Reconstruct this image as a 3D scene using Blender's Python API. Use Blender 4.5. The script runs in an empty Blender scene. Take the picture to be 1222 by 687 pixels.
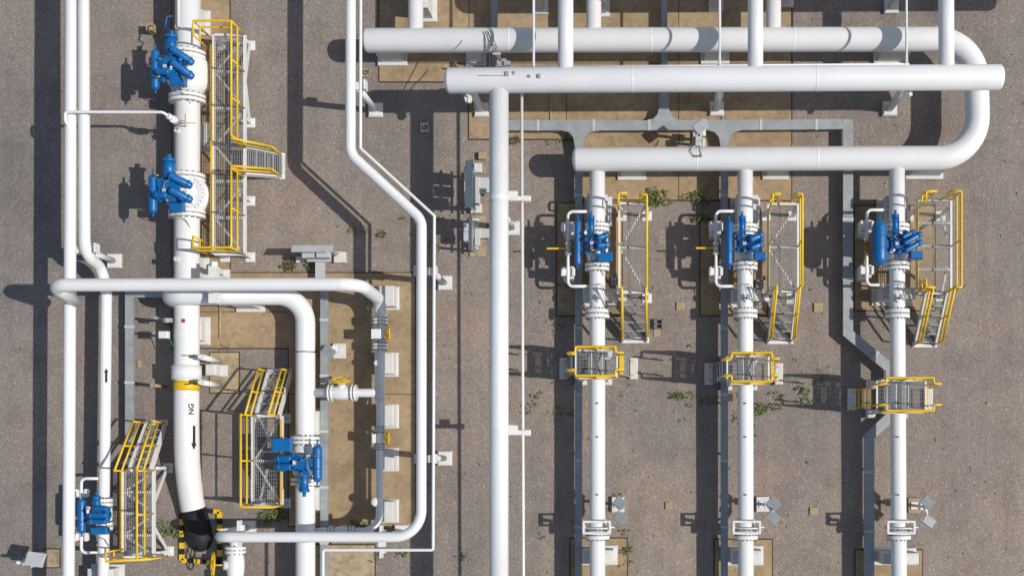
import bpy, bmesh, math, random
from mathutils import Vector, Matrix
random.seed(7)
R = math.radians
sc = bpy.context.scene
COL = sc.collection
# ------------------------------------------------------------------ survey
# the survey of the plant: a picture point plus a height above the gravel gives a place in metres
CX, CY, F, H = 775.0, 550.0, 1500.0, 36.5
def P(px, py, z=0.0):
    k = (H - z) / F
    return Vector(((px - CX) * k, (CY - py) * k, z))
def M(n, z=0.0):
    return n * (H - z) / F
def Wp(lst, z):
    return [P(a[0], a[1], a[2] if len(a) > 2 else z) for a in lst]

# ------------------------------------------------------------------ materials
def nodes(name):
    m = bpy.data.materials.new(name); m.use_nodes = True
    nt = m.node_tree
    return m, nt, nt.nodes['Principled BSDF']
def ramp(nt, src, stops):
    r = nt.nodes.new('ShaderNodeValToRGB')
    e = r.color_ramp.elements
    while len(e) < len(stops): e.new(.5)
    for i, (p, c) in enumerate(stops):
        e[i].position = p; e[i].color = (c[0], c[1], c[2], 1)
    nt.links.new(src, r.inputs[0]); return r
def noise(nt, scale, detail=4, rough=.6, vec=None):
    n = nt.nodes.new('ShaderNodeTexNoise')
    n.inputs['Scale'].default_value = scale; n.inputs['Detail'].default_value = detail
    n.inputs['Roughness'].default_value = rough
    if vec is not None: nt.links.new(vec, n.inputs['Vector'])
    return n
def mixc(nt, fac, a, b, mode='MIX'):
    x = nt.nodes.new('ShaderNodeMix'); x.data_type = 'RGBA'; x.blend_type = mode
    for s, v in ((x.inputs[0], fac), (x.inputs[6], a), (x.inputs[7], b)):
        if hasattr(v, 'is_linked') or hasattr(v, 'links'): nt.links.new(v, s)
        elif isinstance(v, (int, float)): s.default_value = v
        else: s.default_value = (v[0], v[1], v[2], 1)
    return x.outputs[2]
def bump(nt, b, h, strength, dist):
    n = nt.nodes.new('ShaderNodeBump'); n.inputs['Strength'].default_value = strength
    n.inputs['Distance'].default_value = dist
    nt.links.new(h, n.inputs['Height']); nt.links.new(n.outputs[0], b.inputs['Normal'])
def geo(nt):
    return nt.nodes.new('ShaderNodeNewGeometry').outputs['Position']
def paint(name, col, rough=.45, var=.12, scale=2.2, dirt=(.55, .5, .42), dirt_amt=.25, metal=0., spec=.5):
    m, nt, b = nodes(name)
    g = geo(nt)
    n1 = noise(nt, scale, 6, .65, g); n2 = noise(nt, 14, 5, .7, g)
    lo = [c * (1 - var) for c in col]
    r1 = ramp(nt, n1.outputs[0], [(.3, lo), (.7, col)])
    r2 = ramp(nt, n2.outputs[0], [(.56, (0, 0, 0)), (.78, (dirt_amt,) * 3)])
    d = [col[i] * dirt[i] for i in range(3)]
    out = mixc(nt, r2.outputs[0], r1.outputs[0], d)
    n3 = noise(nt, 3.1, 7, .74, g)
    r3 = ramp(nt, n3.outputs[0], [(.57, (0, 0, 0)), (.72, (dirt_amt * .6,) * 3)])
    out = mixc(nt, r3.outputs[0], out, [col[i] * (1 + 2 * dirt[i]) / 3 for i in range(3)])
    nt.links.new(out, b.inputs['Base Color'])
    rr = ramp(nt, n2.outputs[0], [(.3, (rough * .8,) * 3), (.75, (min(1, rough * 1.3),) * 3)])
    nt.links.new(rr.outputs[0], b.inputs['Roughness'])
    b.inputs['Metallic'].default_value = metal
    b.inputs['Specular IOR Level'].default_value = spec
    bump(nt, b, n2.outputs[0], .12, .004)
    return m
def gravel_mat():
    m, nt, b = nodes('gravel_mat')
    g = geo(nt)
    v = nt.nodes.new('ShaderNodeTexVoronoi'); v.inputs['Scale'].default_value = 27; nt.links.new(g, v.inputs['Vector'])
    v2 = nt.nodes.new('ShaderNodeTexVoronoi'); v2.inputs['Scale'].default_value = 62; nt.links.new(g, v2.inputs['Vector'])
    sep = nt.nodes.new('ShaderNodeSeparateColor'); nt.links.new(v.outputs['Color'], sep.inputs[0])
    sep2 = nt.nodes.new('ShaderNodeSeparateColor'); nt.links.new(v2.outputs['Color'], sep2.inputs[0])
    stones = ramp(nt, sep.outputs[0], [(0, (.170, .146, .130)), (.35, (.222, .190, .168)), (.7, (.270, .231, .202)), (.93, (.325, .28, .243)), (1, (.47, .43, .38))])
    fine = ramp(nt, sep2.outputs[1], [(0, (.18, .157, .141)), (.5, (.238, .205, .182)), (1, (.315, .275, .243))])
    c1 = mixc(nt, .55, stones.outputs[0], fine.outputs[0])
    big = noise(nt, .13, 6, .62, g)
    br = ramp(nt, big.outputs[0], [(.33, (.92, .93, .95)), (.5, (1.06, 1.05, 1.04)), (.66, (1.22, 1.16, 1.09))])
    c2 = mixc(nt, 1.0, c1, br.outputs[0], 'MULTIPLY')
    med = noise(nt, .9, 8, .75, g)
    mr = ramp(nt, med.outputs[0], [(.32, (.80, .79, .79)), (.5, (.99, .99, .99)), (.68, (1.10, 1.08, 1.06))])
    c3a = mixc(nt, 1.0, c2, mr.outputs[0], 'MULTIPLY')
    # patches of coarser reddish chippings, and thin worn dust
    pt = noise(nt, .42, 5, .7, g)
    pr = ramp(nt, pt.outputs[0], [(.52, (0, 0, 0)), (.66, (.55,) * 3)])
    c3b = mixc(nt, pr.outputs[0], c3a, mixc(nt, 1.0, c3a, (1.14, .98, .92), 'MULTIPLY'))
    # the open strips at both sides are rolled grey stone
    sx = nt.nodes.new('ShaderNodeSeparateXYZ'); nt.links.new(g, sx.inputs[0])
    wob = noise(nt, .5, 3, .6, g)
    ad = nt.nodes.new('ShaderNodeMath'); ad.operation = 'MULTIPLY_ADD'; nt.links.new(wob.outputs[0], ad.inputs[0]); ad.inputs[1].default_value = 2.4; nt.links.new(sx.outputs[0], ad.inputs[2])
    gr = nt.nodes.new('ShaderNodeMapRange'); gr.inputs['From Min'].default_value = -12.2; gr.inputs['From Max'].default_value = -14.2; nt.links.new(ad.outputs[0], gr.inputs['Value'])
    c3 = mixc(nt, gr.outputs[0], c3b, mixc(nt, 1.0, c3b, (.88, .92, .96), 'MULTIPLY'))
    # wheel-rolled wear running north-south
    mp = nt.nodes.new('ShaderNodeMapping'); mp.inputs['Scale'].default_value = (1.6, .05, 1); nt.links.new(g, mp.inputs['Vector'])
    st = noise(nt, 1.0, 5, .6, mp.outputs[0])
    sr = ramp(nt, st.outputs[0], [(.35, (.90, .90, .91)), (.65, (1.07, 1.06, 1.05))])
    c4 = mixc(nt, 1.0, c3, sr.outputs[0], 'MULTIPLY')
    sn = noise(nt, .75, 7, .78, g)
    ss = ramp(nt, sn.outputs[0], [(.58, (0, 0, 0)), (.70, (.45,) * 3)])
    c5 = mixc(nt, ss.outputs[0], c4, mixc(nt, 1.0, c4, (.66, .64, .60), 'MULTIPLY'))
    c4 = mixc(nt, 1.0, c5, (1.045, 1.035, 1.01), 'MULTIPLY')
    nt.links.new(c4, b.inputs['Base Color'])
    b.inputs['Roughness'].default_value = .95; b.inputs['Specular IOR Level'].default_value = .15
    add = nt.nodes.new('ShaderNodeMath'); add.operation = 'ADD'
    nt.links.new(v.outputs['Distance'], add.inputs[0]); nt.links.new(v2.outputs['Distance'], add.inputs[1])
    bump(nt, b, add.outputs[0], .5, .02)
    return m
def slab_mat(name, lo, hi, dark):
    m, nt, b = nodes(name)
    g = geo(nt)
    n1 = noise(nt, .9, 8, .68, g); n2 = noise(nt, 5, 8, .75, g); n3 = noise(nt, 40, 3, .7, g)
    c = ramp(nt, n1.outputs[0], [(.3, lo), (.62, hi)])
    s = ramp(nt, n2.outputs[0], [(.48, (0, 0, 0)), (.70, (.75,) * 3)])
    c2 = mixc(nt, s.outputs[0], c.outputs[0], dark)
    n4 = noise(nt, .55, 7, .72, g)
    s4 = ramp(nt, n4.outputs[0], [(.54, (0, 0, 0)), (.64, (.5,) * 3)])
    c2b = mixc(nt, s4.outputs[0], c2, mixc(nt, 1.0, c2, (.62, .58, .54), 'MULTIPLY'))
    f = ramp(nt, n3.outputs[0], [(.3, (.84,) * 3), (.7, (1.08,) * 3)])
    c3 = mixc(nt, 1.0, c2b, f.outputs[0], 'MULTIPLY')
    nt.links.new(c3, b.inputs['Base Color']); b.inputs['Roughness'].default_value = .9
    b.inputs['Specular IOR Level'].default_value = .2
    bump(nt, b, n3.outputs[0], .25, .01)
    return m
WHITE = paint('white_paint', (.775, .768, .748), .45, .07, 1.3, dirt=(.80, .75, .66), dirt_amt=.42)
WHITE2 = paint('white_steel', (.74, .73, .70), .5, .10, 3.0, dirt=(.6, .52, .42), dirt_amt=.45)
PLINTH = paint('painted_concrete', (.66, .65, .62), .8, .14, 3.0, dirt=(.6, .54, .46), dirt_amt=.5, spec=.25)
YELLOW = paint('yellow_paint', (.80, .50, .012), .42, .12, 3.0, dirt=(.6, .5, .5), dirt_amt=.3)
BLUE = paint('blue_paint', (.004, .135, .385), .38, .22, 4.0, dirt=(.8, .65, .55), dirt_amt=.35)
GALV = paint('galvanised_steel', (.37, .395, .40), .5, .32, 2.5, dirt=(.75, .75, .75), dirt_amt=.4, metal=.15)
GREY = paint('grey_steel', (.33, .35, .36), .55, .16, 4.0, dirt=(.7, .66, .6), dirt_amt=.4)
PALEG = paint('pale_grey_sheet', (.52, .53, .52), .5, .14, 3.5, dirt=(.75, .7, .62), dirt_amt=.4)
DARK = paint('black_rubber', (.013, .013, .015), .7, .2, 4, dirt=(1.8, 1.6, 1.4), dirt_amt=.5)
DECK = paint('deck_steel', (.30, .315, .32), .6, .2, 3.0, dirt=(.7, .66, .6), dirt_amt=.4, metal=.1)
BOLT = paint('bolt_steel', (.16, .16, .15), .5, .2, 6, dirt_amt=.4)
BRASS = paint('brass_body', (.42, .27, .07), .4, .2, 6, metal=.6)
ORANGE = paint('orange_paint', (.50, .23, .05), .5, .15, 6)
GREEN_HOSE = paint('green_hose', (.03, .22, .16), .5, .15, 6)
RED = paint('red_paint', (.40, .03, .02), .5, .15, 6)
SOIL = paint('brown_pit', (.10, .07, .045), .9, .3, 5, spec=.1)
TANPLATE = paint('tan_plate', (.42, .33, .19), .85, .25, 6, dirt=(.5, .45, .4), dirt_amt=.6, spec=.2)
GRAVEL = gravel_mat()
SLAB = slab_mat('tan_concrete', (.285, .205, .12), (.42, .31, .187), (.19, .142, .092))
SLAB2 = slab_mat('worn_concrete', (.36, .28, .175), (.50, .395, .25), (.15, .12, .085))
def leaf_mat(name, a, bcol):
    m, nt, b = nodes(name)
    n = noise(nt, 6, 3, .6, geo(nt))
    r = ramp(nt, n.outputs[0], [(.3, a), (.7, bcol)])
    nt.links.new(r.outputs[0], b.inputs['Base Color']); b.inputs['Roughness'].default_value = .7
    return m
LEAF = leaf_mat('weed_leaf', (.085, .115, .03), (.17, .195, .065))
LEAF2 = leaf_mat('dry_weed_leaf', (.11, .10, .035), (.19, .15, .06))

# ------------------------------------------------------------------ mesh builder
def fillet(pts, rad, n=8):
    if not isinstance(rad, (list, tuple)): rad = [rad] * len(pts)
    out = [pts[0].copy()]
    for i in range(1, len(pts) - 1):
        a, b, c = pts[i - 1], pts[i], pts[i + 1]
        u = (a - b); v = (c - b); lu, lv = u.length, v.length
        u.normalize(); v.normalize()
        dot = max(-1, min(1, u.dot(v))); th = math.acos(dot)
        if th > R(176): out.append(b.copy()); continue
        t = rad[i] / math.tan(th / 2); t = min(t, lu * .49 if i > 1 else lu * .98, lv * .49 if i < len(pts) - 2 else lv * .98)
        r = t * math.tan(th / 2)
        cen = b + (u + v).normalized() * (r / math.sin(th / 2))
        p0 = b + u * t; p1 = b + v * t
        e0 = (p0 - cen); e1 = (p1 - cen); ang = e0.angle(e1)
        for k in range(n + 1):
            s = k / n
            q = (e0 * math.sin((1 - s) * ang) + e1 * math.sin(s * ang)) / math.sin(ang)
            out.append(cen + q)
    out.append(pts[-1].copy())
    return out
class MB:
    def __init__(s): s.v = []; s.f = []; s.sm = []
    def tube(s, pts, r, seg=12, caps=True, dome=(0, 0), seam=None):
        pts = [Vector(p) for p in pts]
        n = len(pts)
        rs = list(r) if isinstance(r, (list, tuple)) else [r] * n
        if dome[0]:
            d = (pts[0] - pts[1]).normalized(); p0 = pts[0].copy(); rr = rs[0]; ext = []
            for k in range(5, 0, -1):
                a = k / 5 * R(86); ext.append((p0 + d * math.sin(a) * rr * dome[0], rr * math.cos(a)))
            pts = [e[0] for e in ext] + pts; rs = [e[1] for e in ext] + rs
        if dome[1]:
            d = (pts[-1] - pts[-2]).normalized(); p0 = pts[-1].copy(); rr = rs[-1]
            for k in range(1, 6):
                a = k / 5 * R(86); pts.append(p0 + d * math.sin(a) * rr * dome[1]); rs.append(rr * math.cos(a))
        if seam:                                  # raised weld beads every SEAM metres on the straight runs
            for i in range(1, len(pts)):
                a, b = pts[i - 1], pts[i]; ln = (b - a).length
                if ln > seam * 1.2 and rs[i] == rs[i - 1]:
                    k = int(ln // seam); d = (b - a) / ln
                    for j in range(1, k + 1):
                        c = a + d * (ln * j / (k + 1)); e = rs[i]
                        s.tube([c - d * .03, c - d * .016, c + d * .016, c + d * .03], [e - .004, e + .005, e + .005, e - .004], seg, False)
        n = len(pts)
        t0 = (pts[1] - pts[0]).normalized()
        ref = Vector((0, 0, 1)) if abs(t0.z) < .9 else Vector((1, 0, 0))
        nrm = (ref - t0 * ref.dot(t0)).normalized()
        b0 = len(s.v)
        for i in range(n):
            if i == 0: t = t0
            elif i == n - 1: t = (pts[-1] - pts[-2]).normalized()
            else:
                t = (pts[i + 1] - pts[i]).normalized() + (pts[i] - pts[i - 1]).normalized()
                t = t.normalized() if t.length > 1e-6 else (pts[i + 1] - pts[i]).normalized()
            nrm = nrm - t * nrm.dot(t); nrm.normalize()
            bn = t.cross(nrm)
            k = 1.0
            if 0 < i < n - 1:
                c = max(.35, (pts[i + 1] - pts[i]).normalized().dot(t)); k = 1 / c
            for j in range(seg):
                a = 2 * math.pi * j / seg
                s.v.append(pts[i] + (nrm * math.cos(a) + bn * math.sin(a)) * rs[i])
        for i in range(n - 1):
            for j in range(seg):
                k = (j + 1) % seg
                s.f.append((b0 + i * seg + j, b0 + i * seg + k, b0 + (i + 1) * seg + k, b0 + (i + 1) * seg + j)); s.sm.append(True)
        if caps:
            s.f.append(tuple(b0 + j for j in range(seg - 1, -1, -1))); s.sm.append(False)
            s.f.append(tuple(b0 + (n - 1) * seg + j for j in range(seg))); s.sm.append(False)
        return s
    def cyl(s, a, b, r, seg=14, dome=(0, 0)): return s.tube([a, b], r, seg, True, dome)
    def hexa(s, p):
        b = len(s.v); s.v += [Vector(q) for q in p]
        for f in ((0, 3, 2, 1), (4, 5, 6, 7), (0, 1, 5, 4), (1, 2, 6, 5), (2, 3, 7, 6), (3, 0, 4, 7)):
            s.f.append(tuple(b + i for i in f)); s.sm.append(False)
        return s
    def box(s, c, size, rot=None, ch=0.0):
        c = Vector(c); x, y, z = (q / 2 for q in size)
        if rot is None: rot = Matrix.Identity(3)
        elif isinstance(rot, (int, float)): rot = Matrix.Rotation(rot, 3, 'Z')
        if ch <= 0:
            return s.hexa([c + rot @ Vector(q) for q in ((-x, -y, -z), (x, -y, -z), (x, y, -z), (-x, y, -z), (-x, -y, z), (x, -y, z), (x, y, z), (-x, y, z))])
        b = len(s.v)
        lay = [(-z + ch, 0)] if False else []
        rings = [(x - ch, y - ch, -z), (x, y, -z + ch), (x, y, z - ch), (x - ch, y - ch, z)]
        for (a, d, h) in rings:
            for q in ((-a, -d, h), (a, -d, h), (a, d, h), (-a, d, h)): s.v.append(c + rot @ Vector(q))
        s.f.append((b + 3, b + 2, b + 1, b)); s.sm.append(False)
        for i in range(3):
            for j in range(4):
                k = (j + 1) % 4
                s.f.append((b + i * 4 + j, b + i * 4 + k, b + i * 4 + 4 + k, b + i * 4 + 4 + j)); s.sm.append(False)
        s.f.append(tuple(b + 12 + j for j in range(4))); s.sm.append(False)
        return s
    def beam(s, a, b, w, h, up=Vector((0, 0, 1))):
        a, b = Vector(a), Vector(b); d = (b - a).normalized()
        if abs(d.dot(up)) > .98: up = Vector((1, 0, 0))
        sd = d.cross(up).normalized(); u = sd.cross(d).normalized()
        sd *= w / 2; u *= h / 2
        return s.hexa([a - sd - u, a + sd - u, b + sd - u, b - sd - u, a - sd + u, a + sd + u, b + sd + u, b - sd + u])
    def prism(s, poly, z0, z1):
        n = len(poly); b = len(s.v)
        ar = sum(poly[i][0] * poly[(i + 1) % n][1] - poly[(i + 1) % n][0] * poly[i][1] for i in range(n))
        if ar < 0: poly = poly[::-1]
        for z in (z0, z1):
            for p in poly: s.v.append(Vector((p[0], p[1], z)))
        s.f.append(tuple(b + i for i in range(n - 1, -1, -1))); s.sm.append(False)
        s.f.append(tuple(b + n + i for i in range(n))); s.sm.append(False)
        for i in range(n):
            k = (i + 1) % n
            s.f.append((b + i, b + k, b + n + k, b + n + i)); s.sm.append(False)
        return s
    def build(s, name, mat, parent=None, loc=None):
        me = bpy.data.meshes.new(name)
        if parent is not None: o0 = parent.location
        elif loc is not None: o0 = Vector(loc)
        else:
            lo = Vector([min(v[i] for v in s.v) for i in range(3)]); hi = Vector([max(v[i] for v in s.v) for i in range(3)])
            o0 = Vector(((lo.x + hi.x) / 2, (lo.y + hi.y) / 2, lo.z))
        me.from_pydata([tuple(v - o0) for v in s.v], [], s.f)
        me.polygons.foreach_set('use_smooth', s.sm)
        me.materials.append(mat); me.update()
        o = bpy.data.objects.new(name, me); COL.objects.link(o)
        if parent is not None: o.parent = parent
        else: o.location = o0
        return o
def tag(o, label, cat, group=None):
    o['label'] = label; o['category'] = cat
    if group: o['group'] = group
    return o
def thing(name, label, cat, loc, group=None):
    o = bpy.data.objects.new(name, None); COL.objects.link(o); o.location = loc
    o.empty_display_size = .2
    return tag(o, label, cat, group)
class Holder:                                    # lets a mesh's own children be built in world metres
    def __init__(s, o): s.o = o
def sub(mb, name, mat, obj):
    return mb.build(name, mat, obj)
def struct(o):
    o['kind'] = 'structure'; return o

# ------------------------------------------------------------------ setting
g = MB(); g.prism([(-200, -200), (200, -200), (200, 200), (-200, 200)], -.3, 0)
struct(g.build('gravel_ground', GRAVEL))
def slab(poly, mat=SLAB, top=.035):
    cx_, cy_ = sum(x for x, y in poly) / len(poly), sum(y for x, y in poly) / len(poly)
    m = MB(); q = [P(x, y) for x, y in poly]; n = len(q)
    for i in range(n):                             # dark strip along every slab edge, painting in its shadow and dirt
        a, b = q[i].copy(), q[(i + 1) % n].copy(); d = (b - a).normalized() * .03; a.z = b.z = .004
        m.beam(a - d, b + d, .075, .008 + .0006 * i)
    struct(m.build('concrete_slab_shadow_gap', SOIL))
    m = MB(); m.prism([P(x, y)[:2] for x, y in poly], -.1, top)
    return struct(m.build('concrete_slab', mat))
slab([(453, -300), (944, -300), (944, 239), (694, 238), (694, 166), (560, 166), (560, 97.5), (453, 97.5)])
slab([(206, -300), (274, -300), (274, 322), (206, 322)])
slab([(206, 326), (495, 326), (495, 627), (345, 627), (345, 415), (206, 415)])
slab([(251, 421), (285, 421), (285, 468), (251, 468)], SLAB2)
slab([(376, 650), (447, 650), (447, 1050), (376, 1050)], SLAB2)
slab([(681, 642), (748, 642), (748, 1050), (681, 1050)])
slab([(853, 643.5), (921, 643.5), (921, 1050), (853, 1050)])
slab([(1021, 656), (1100, 656), (1100, 1050), (1021, 1050)])
slab([(665, 243), (742, 243), (742, 376), (665, 376)])
slab([(836, 262), (915, 262), (915, 376), (836, 376)])
slab([(1020, 246), (1115, 246), (1115, 370), (1020, 370)])
slab([(54, 655), (71, 655), (71, 676), (54, 676)], SLAB2)
# joints cut across the slabs, dirt filled
jm = MB()
for a, b in (((560, -90), (560, 97)), ((676, -90), (676, 166)), ((810, -90), (810, 239)), ((453, 76), (944, 76)), ((385, 326), (385, 627)), ((345, 470), (495, 470)), ((206, 372), (345, 372))):
    p, q = P(*a), P(*b); p.z = q.z = .0355; jm.beam(p, q, .02, .008)
struct(jm.build('concrete_slab_joint', SOIL))

# ------------------------------------------------------------------ pipes
def flange(parent, p, d, r, length, nb=18, br=.020, mat=WHITE):
    p = Vector(p); d = Vector(d).normalized(); h = length / 2
    m = MB()
    m.cyl(p - d * h, p - d * .014, r, 36); m.cyl(p + d * .014, p + d * h, r, 36)
    m.cyl(p - d * h * .9, p + d * h * .9, r * .8, 24)
    f = m.build('flange', mat, parent)
    up = Vector((0, 0, 1)) if abs(d.z) < .9 else Vector((1, 0, 0))
    a = d.cross(up).normalized(); b = a.cross(d)
    bm = MB()
    for k in range(nb):
        t = 2 * math.pi * (k + .5) / nb
        c = p + (a * math.cos(t) + b * math.sin(t)) * r * .90
        bm.cyl(c - d * (h + .04), c + d * (h + .04), br, 6)
    me = bm.build('stud_bolts', BOLT, parent)
    me.parent = f
    return f
def pipe(label, pts, r, bend=None, dome=(0, 0), seam=5.5, cat='pipe', group=None, mat=WHITE, name='gas_pipe', seg=40):
    bend = bend if bend is not None else r * 3
    m = MB(); m.tube(fillet(pts, bend, 12), r, seg, True, dome, seam)
    return tag(m.build(name, mat), label, cat, group)
D28 = .335
header = pipe('long raised white header pipe with domed ends across the top of the yard', Wp([(536.5, 96.4), (1192, 92.4)], 2.95), D28, dome=(.42, .42), seam=6.3, name='header_pipe')
ub = pipe('thick white header bent back on itself in a U at its right end', Wp([(438.5, 48.5, 1.28), (1164.5, 47.0, 1.28), (1167.5, 188.5, 1.3), (688.5, 190.3, 1.3)], 1.28), D28, bend=M(49, 1.28), dome=(.42, .42), seam=4.2, name='header_pipe')
pipe('raised white header pipe entering at the very top edge, seen behind the tall posts', [P(655, -32, 2.95), P(1330, -36, 2.95)], D28, dome=(.75, 0), name='header_pipe')
for x, w, lab in ((675, 18.4, 'white crossover pipe at the top, first from the left over the grey-banded header'), (901.5, 18.4, 'white crossover pipe at the top, above the second valve line'), (1129.5, 18.6, 'white crossover pipe at the top, nearest the U bend')):
    pipe(lab, [P(x, 92.8, 2.95), P(x - (.5 if x > 1000 else 0), -32, 2.95)], M(w / 2, 2.95), seam=0, name='crossover_pipe')
for x, lab in ((496, 'short white branch pipe leaving the top header near its left end'), (708.5, 'short white branch pipe beside the first crossover, with plinth at its right'), (923, 'short white branch pipe just right of the second crossover')):
    pipe(lab, [P(x, 48, 1.28), P(x + 1.2, -300, 1.28)], M(8.9, 1.28), seam=0, name='branch_pipe')
pipe('long straight white pipe dropping from the raised header down the middle of the yard', [P(595.5, 94, 2.92), P(595.3, 760, 2.92)], M(11.4, 2.92), seam=6.5)
RUNS = ((712.8, 713.0, 1.14, 'first'), (889.2, 890.3, 1.19, 'second'), (1070.3, 1073.2, 1.26, 'third'))
RP = []
for (xa, xb, z, w) in RUNS:
    desc = {'first': 'white valve line under the header, first from the left, with a slim tank', 'second': 'white valve line in the middle of the three valve lines',
            'third': 'white valve line nearest the right side, with the fat blue tank beside it'}[w]
    o = pipe(desc, [P(xa, 192, z), P(xa, 272, z), P(xb + (xb - xa) * 280 / 498, 1050, z)], M(9.3, z), seam=3.9, name='valve_line_pipe'); RP.append((o, z))
# pair on the left
pipe('white pipe at the far left, outer one of the close pair', [P(86.1, -300, 2.0), P(83.4, 345, 2.0), P(79.9, 1050, 2.0)], M(6.9, 2.0), seam=7)
pipe('white pipe of the close left pair that drops and sidesteps to a black arrow mark', [P(98.7, -300, 2.0), P(101, 303, 2.0), Vector((P(122, 320, .92).x, P(122, 320, .92).y, .92)), P(127, 352, .92), P(119.3, 1050, .92)], M(6.5, 1.5), bend=.55, seam=7)
A = P(61, 340, 3.4)
B = P(429, 339, 3.4)
pipe('white raised pipe crossing from the far left to the grey shaded pipe', [Vector((A.x, A.y - .25, 2.02)), Vector((A.x, A.y, 3.4)), B, Vector((B.x + .02, B.y - .1, .82)), P(453.2, 395, .82)], M(7.7, 3.4), bend=[0, .42, .55, .55, 0], seam=6)
# large NG line
ng = pipe('thick white pipe marked NG with a yellow band and a down arrow', [P(225.4, -300, .87), P(222.6, 505, .87), P(222.9, 526, .87), P(223.6, 552, .67), P(225.6, 574, .44), P(228.3, 594, .25), P(230.6, 607, .16), P(233.5, 620, .11)], M(14.5, .87), bend=1.2, seam=0, name='main_gas_pipe')
# lower black coated sleeve
s = MB(); s.tube(fillet([P(230.7, 607, .16), P(235.0, 624, .09), P(239.6, 643, .02), P(240.2, 645, -.7)], .12, 8), M(14.9, .2), 40)
tag(s.build('pipe_sleeve', DARK), 'black coated sleeve where the NG pipe dives into the gravel', 'pipe sleeve')
p365 = pipe('white pipe that bends down beside the tan slab and carries the lower blue valve', [Vector((P(199, 352, 1.55).x, P(199, 352, 1.55).y, -.2)), P(199, 352, 1.55), P(270, 352, 1.45), P(364.5, 352.5, .88), P(364.5, 1050, .86)], M(11.4, .86), bend=[0, .5, .8, .75, 0], seam=4)
# yard pipe that jogs diagonally
A = P(258, 640.5, 2.55)
yp = pipe('white pipe jogging diagonally then turning along the bottom to a valve', [P(419.0, -300, 2.55), P(418.2, 184, 2.55), P(503, 262, 2.55), P(502.6, 640.2, 2.55), A, Vector((A.x, A.y - .05, .95)), P(280.6, 1050, .95)], M(6.15, 2.55), bend=[0, .5, .5, .72, .4, .5, 0], seam=6)
A = P(430.4, -80, 2.55)
pipe('thin white conduit following the jogged pipe on its right side', Wp([(430.8, -300), (430.2, 177), (518.3, 257.5), (516.8, 655.8), (385.5, 655.8), (385, 1050)], 2.62), M(1.75, 2.6), bend=.06, seam=0, name='conduit')
# grey shaded pipe (stands in the jogged pipe's shadow)
gp = pipe('narrow pipe lying in the shade of the jogged pipe, with two small valves', [P(453.2, 396, .82), P(453.2, 476, .82)], M(6.0, .82), seam=0)
m = MB(); m.tube([P(453.2, 476, .82), P(453.3, 484, .82)] + fillet([P(453.3, 485, .82), P(452.6, 633, .82), P(372, 633, .82)], M(20))[1:], [M(6.0, .82), M(4.1, .82)] + [M(4.1, .82)] * 14, 28)
tag(m.build('gas_pipe', WHITE), 'slimmer run of the shaded pipe turning left into the big pipe', 'pipe')
for y in (383.3, 413.3): flange(gp, P(453.2, y, .82), (0, 1, 0), M(9.2), M(6.5), nb=10, br=.016)
def small_valve(label, c, ax, r, L, wheel_dir, wheel_r, stem, box=None):
    """hand operated valve: body, two flanges, stem, yellow hand wheel"""
    ax = Vector(ax); t = thing('hand_valve', label, 'valve', (c.x, c.y, 0))
    b = MB(); n = 9
    pts = [c + ax * (L * (k / (n - 1) - .5)) for k in range(n)]
    b.tube(pts, [r * (1 + .30 * math.sin(math.pi * k / (n - 1))) for k in range(n)], 24)
    wd = Vector(wheel_dir); b.cyl(c, c + wd * r * 1.7, r * .7, 16); b.build('valve_body', WHITE, t)
    for sg in (-1, 1): flange(t, c + ax * sg * L * .5, ax, r * 1.48, L * .22, nb=12, br=.014)
    k = MB(); e = c + wd * stem; k.cyl(c + wd * r, e, .022, 8); k.build('stem', YELLOW, t)
    w = MB(); u = wd.orthogonal().normalized(); v = wd.cross(u)
    ring = [e + (u * math.cos(a) + v * math.sin(a)) * wheel_r for a in [2 * math.pi * q / 24 for q in range(25)]]
    w.tube(ring, .022, 8, False)
    for q in range(3):
        a = math.pi * q / 3; dd = (u * math.cos(a) + v * math.sin(a)) * wheel_r; w.cyl(e - dd, e + dd, .014, 6)
    w.build('hand_wheel', YELLOW, t)
    if box is not None:
        x = MB(); x.box(box[0], box[1], None, .015); x.build('gear_box', WHITE, t)
    return t
small_valve('hand valve in the shaded pipe with a white gear box on its left', P(453.2, 398, .82), (0, 1, 0), M(4.8), M(20), Vector((1, 0, 0)), M(8.5), M(9.5), (P(449.5, 398.5, 1.12), (.27, .27, .25)))
small_valve('lower hand valve in the shaded pipe between the second and third white blocks', P(453, 522.5, .82), (0, 1, 0), M(4.2), M(20), Vector((1, 0, 0)), M(8), M(9), (P(446.5, 523, 1.0), (.1, .26, .2)))
small_valve('hand valve lying behind the bottom pipe where the shaded pipe turns', P(408, 633, .82), (1, 0, 0), M(4.2), M(24), Vector((0, 0, -1)), M(6), M(9))
# side branch with hand wheel
t = pipe('stubby white side branch running from the big pipe to a rounded end', [P(374, 468.5, .86), P(446, 468.5, .86)], M(5.2, .86), dome=(0, .8), seam=0, name='branch_pipe')
small_valve('white flanged valve on the side branch, topped by a flat yellow hand wheel', P(408.5, 468.5, .86), (1, 0, 0), M(6.5), M(27), Vector((0, .93, .37)), M(10.5), M(15.5))
# bottom left big valve
vt = small_valve('large white flanged valve at the bottom edge with a tilted yellow hand wheel', P(281, 674, .95), (0, 1, 0), M(8.0), M(36), Vector((-.90, .05, .43)), M(14.5), M(25))
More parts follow.
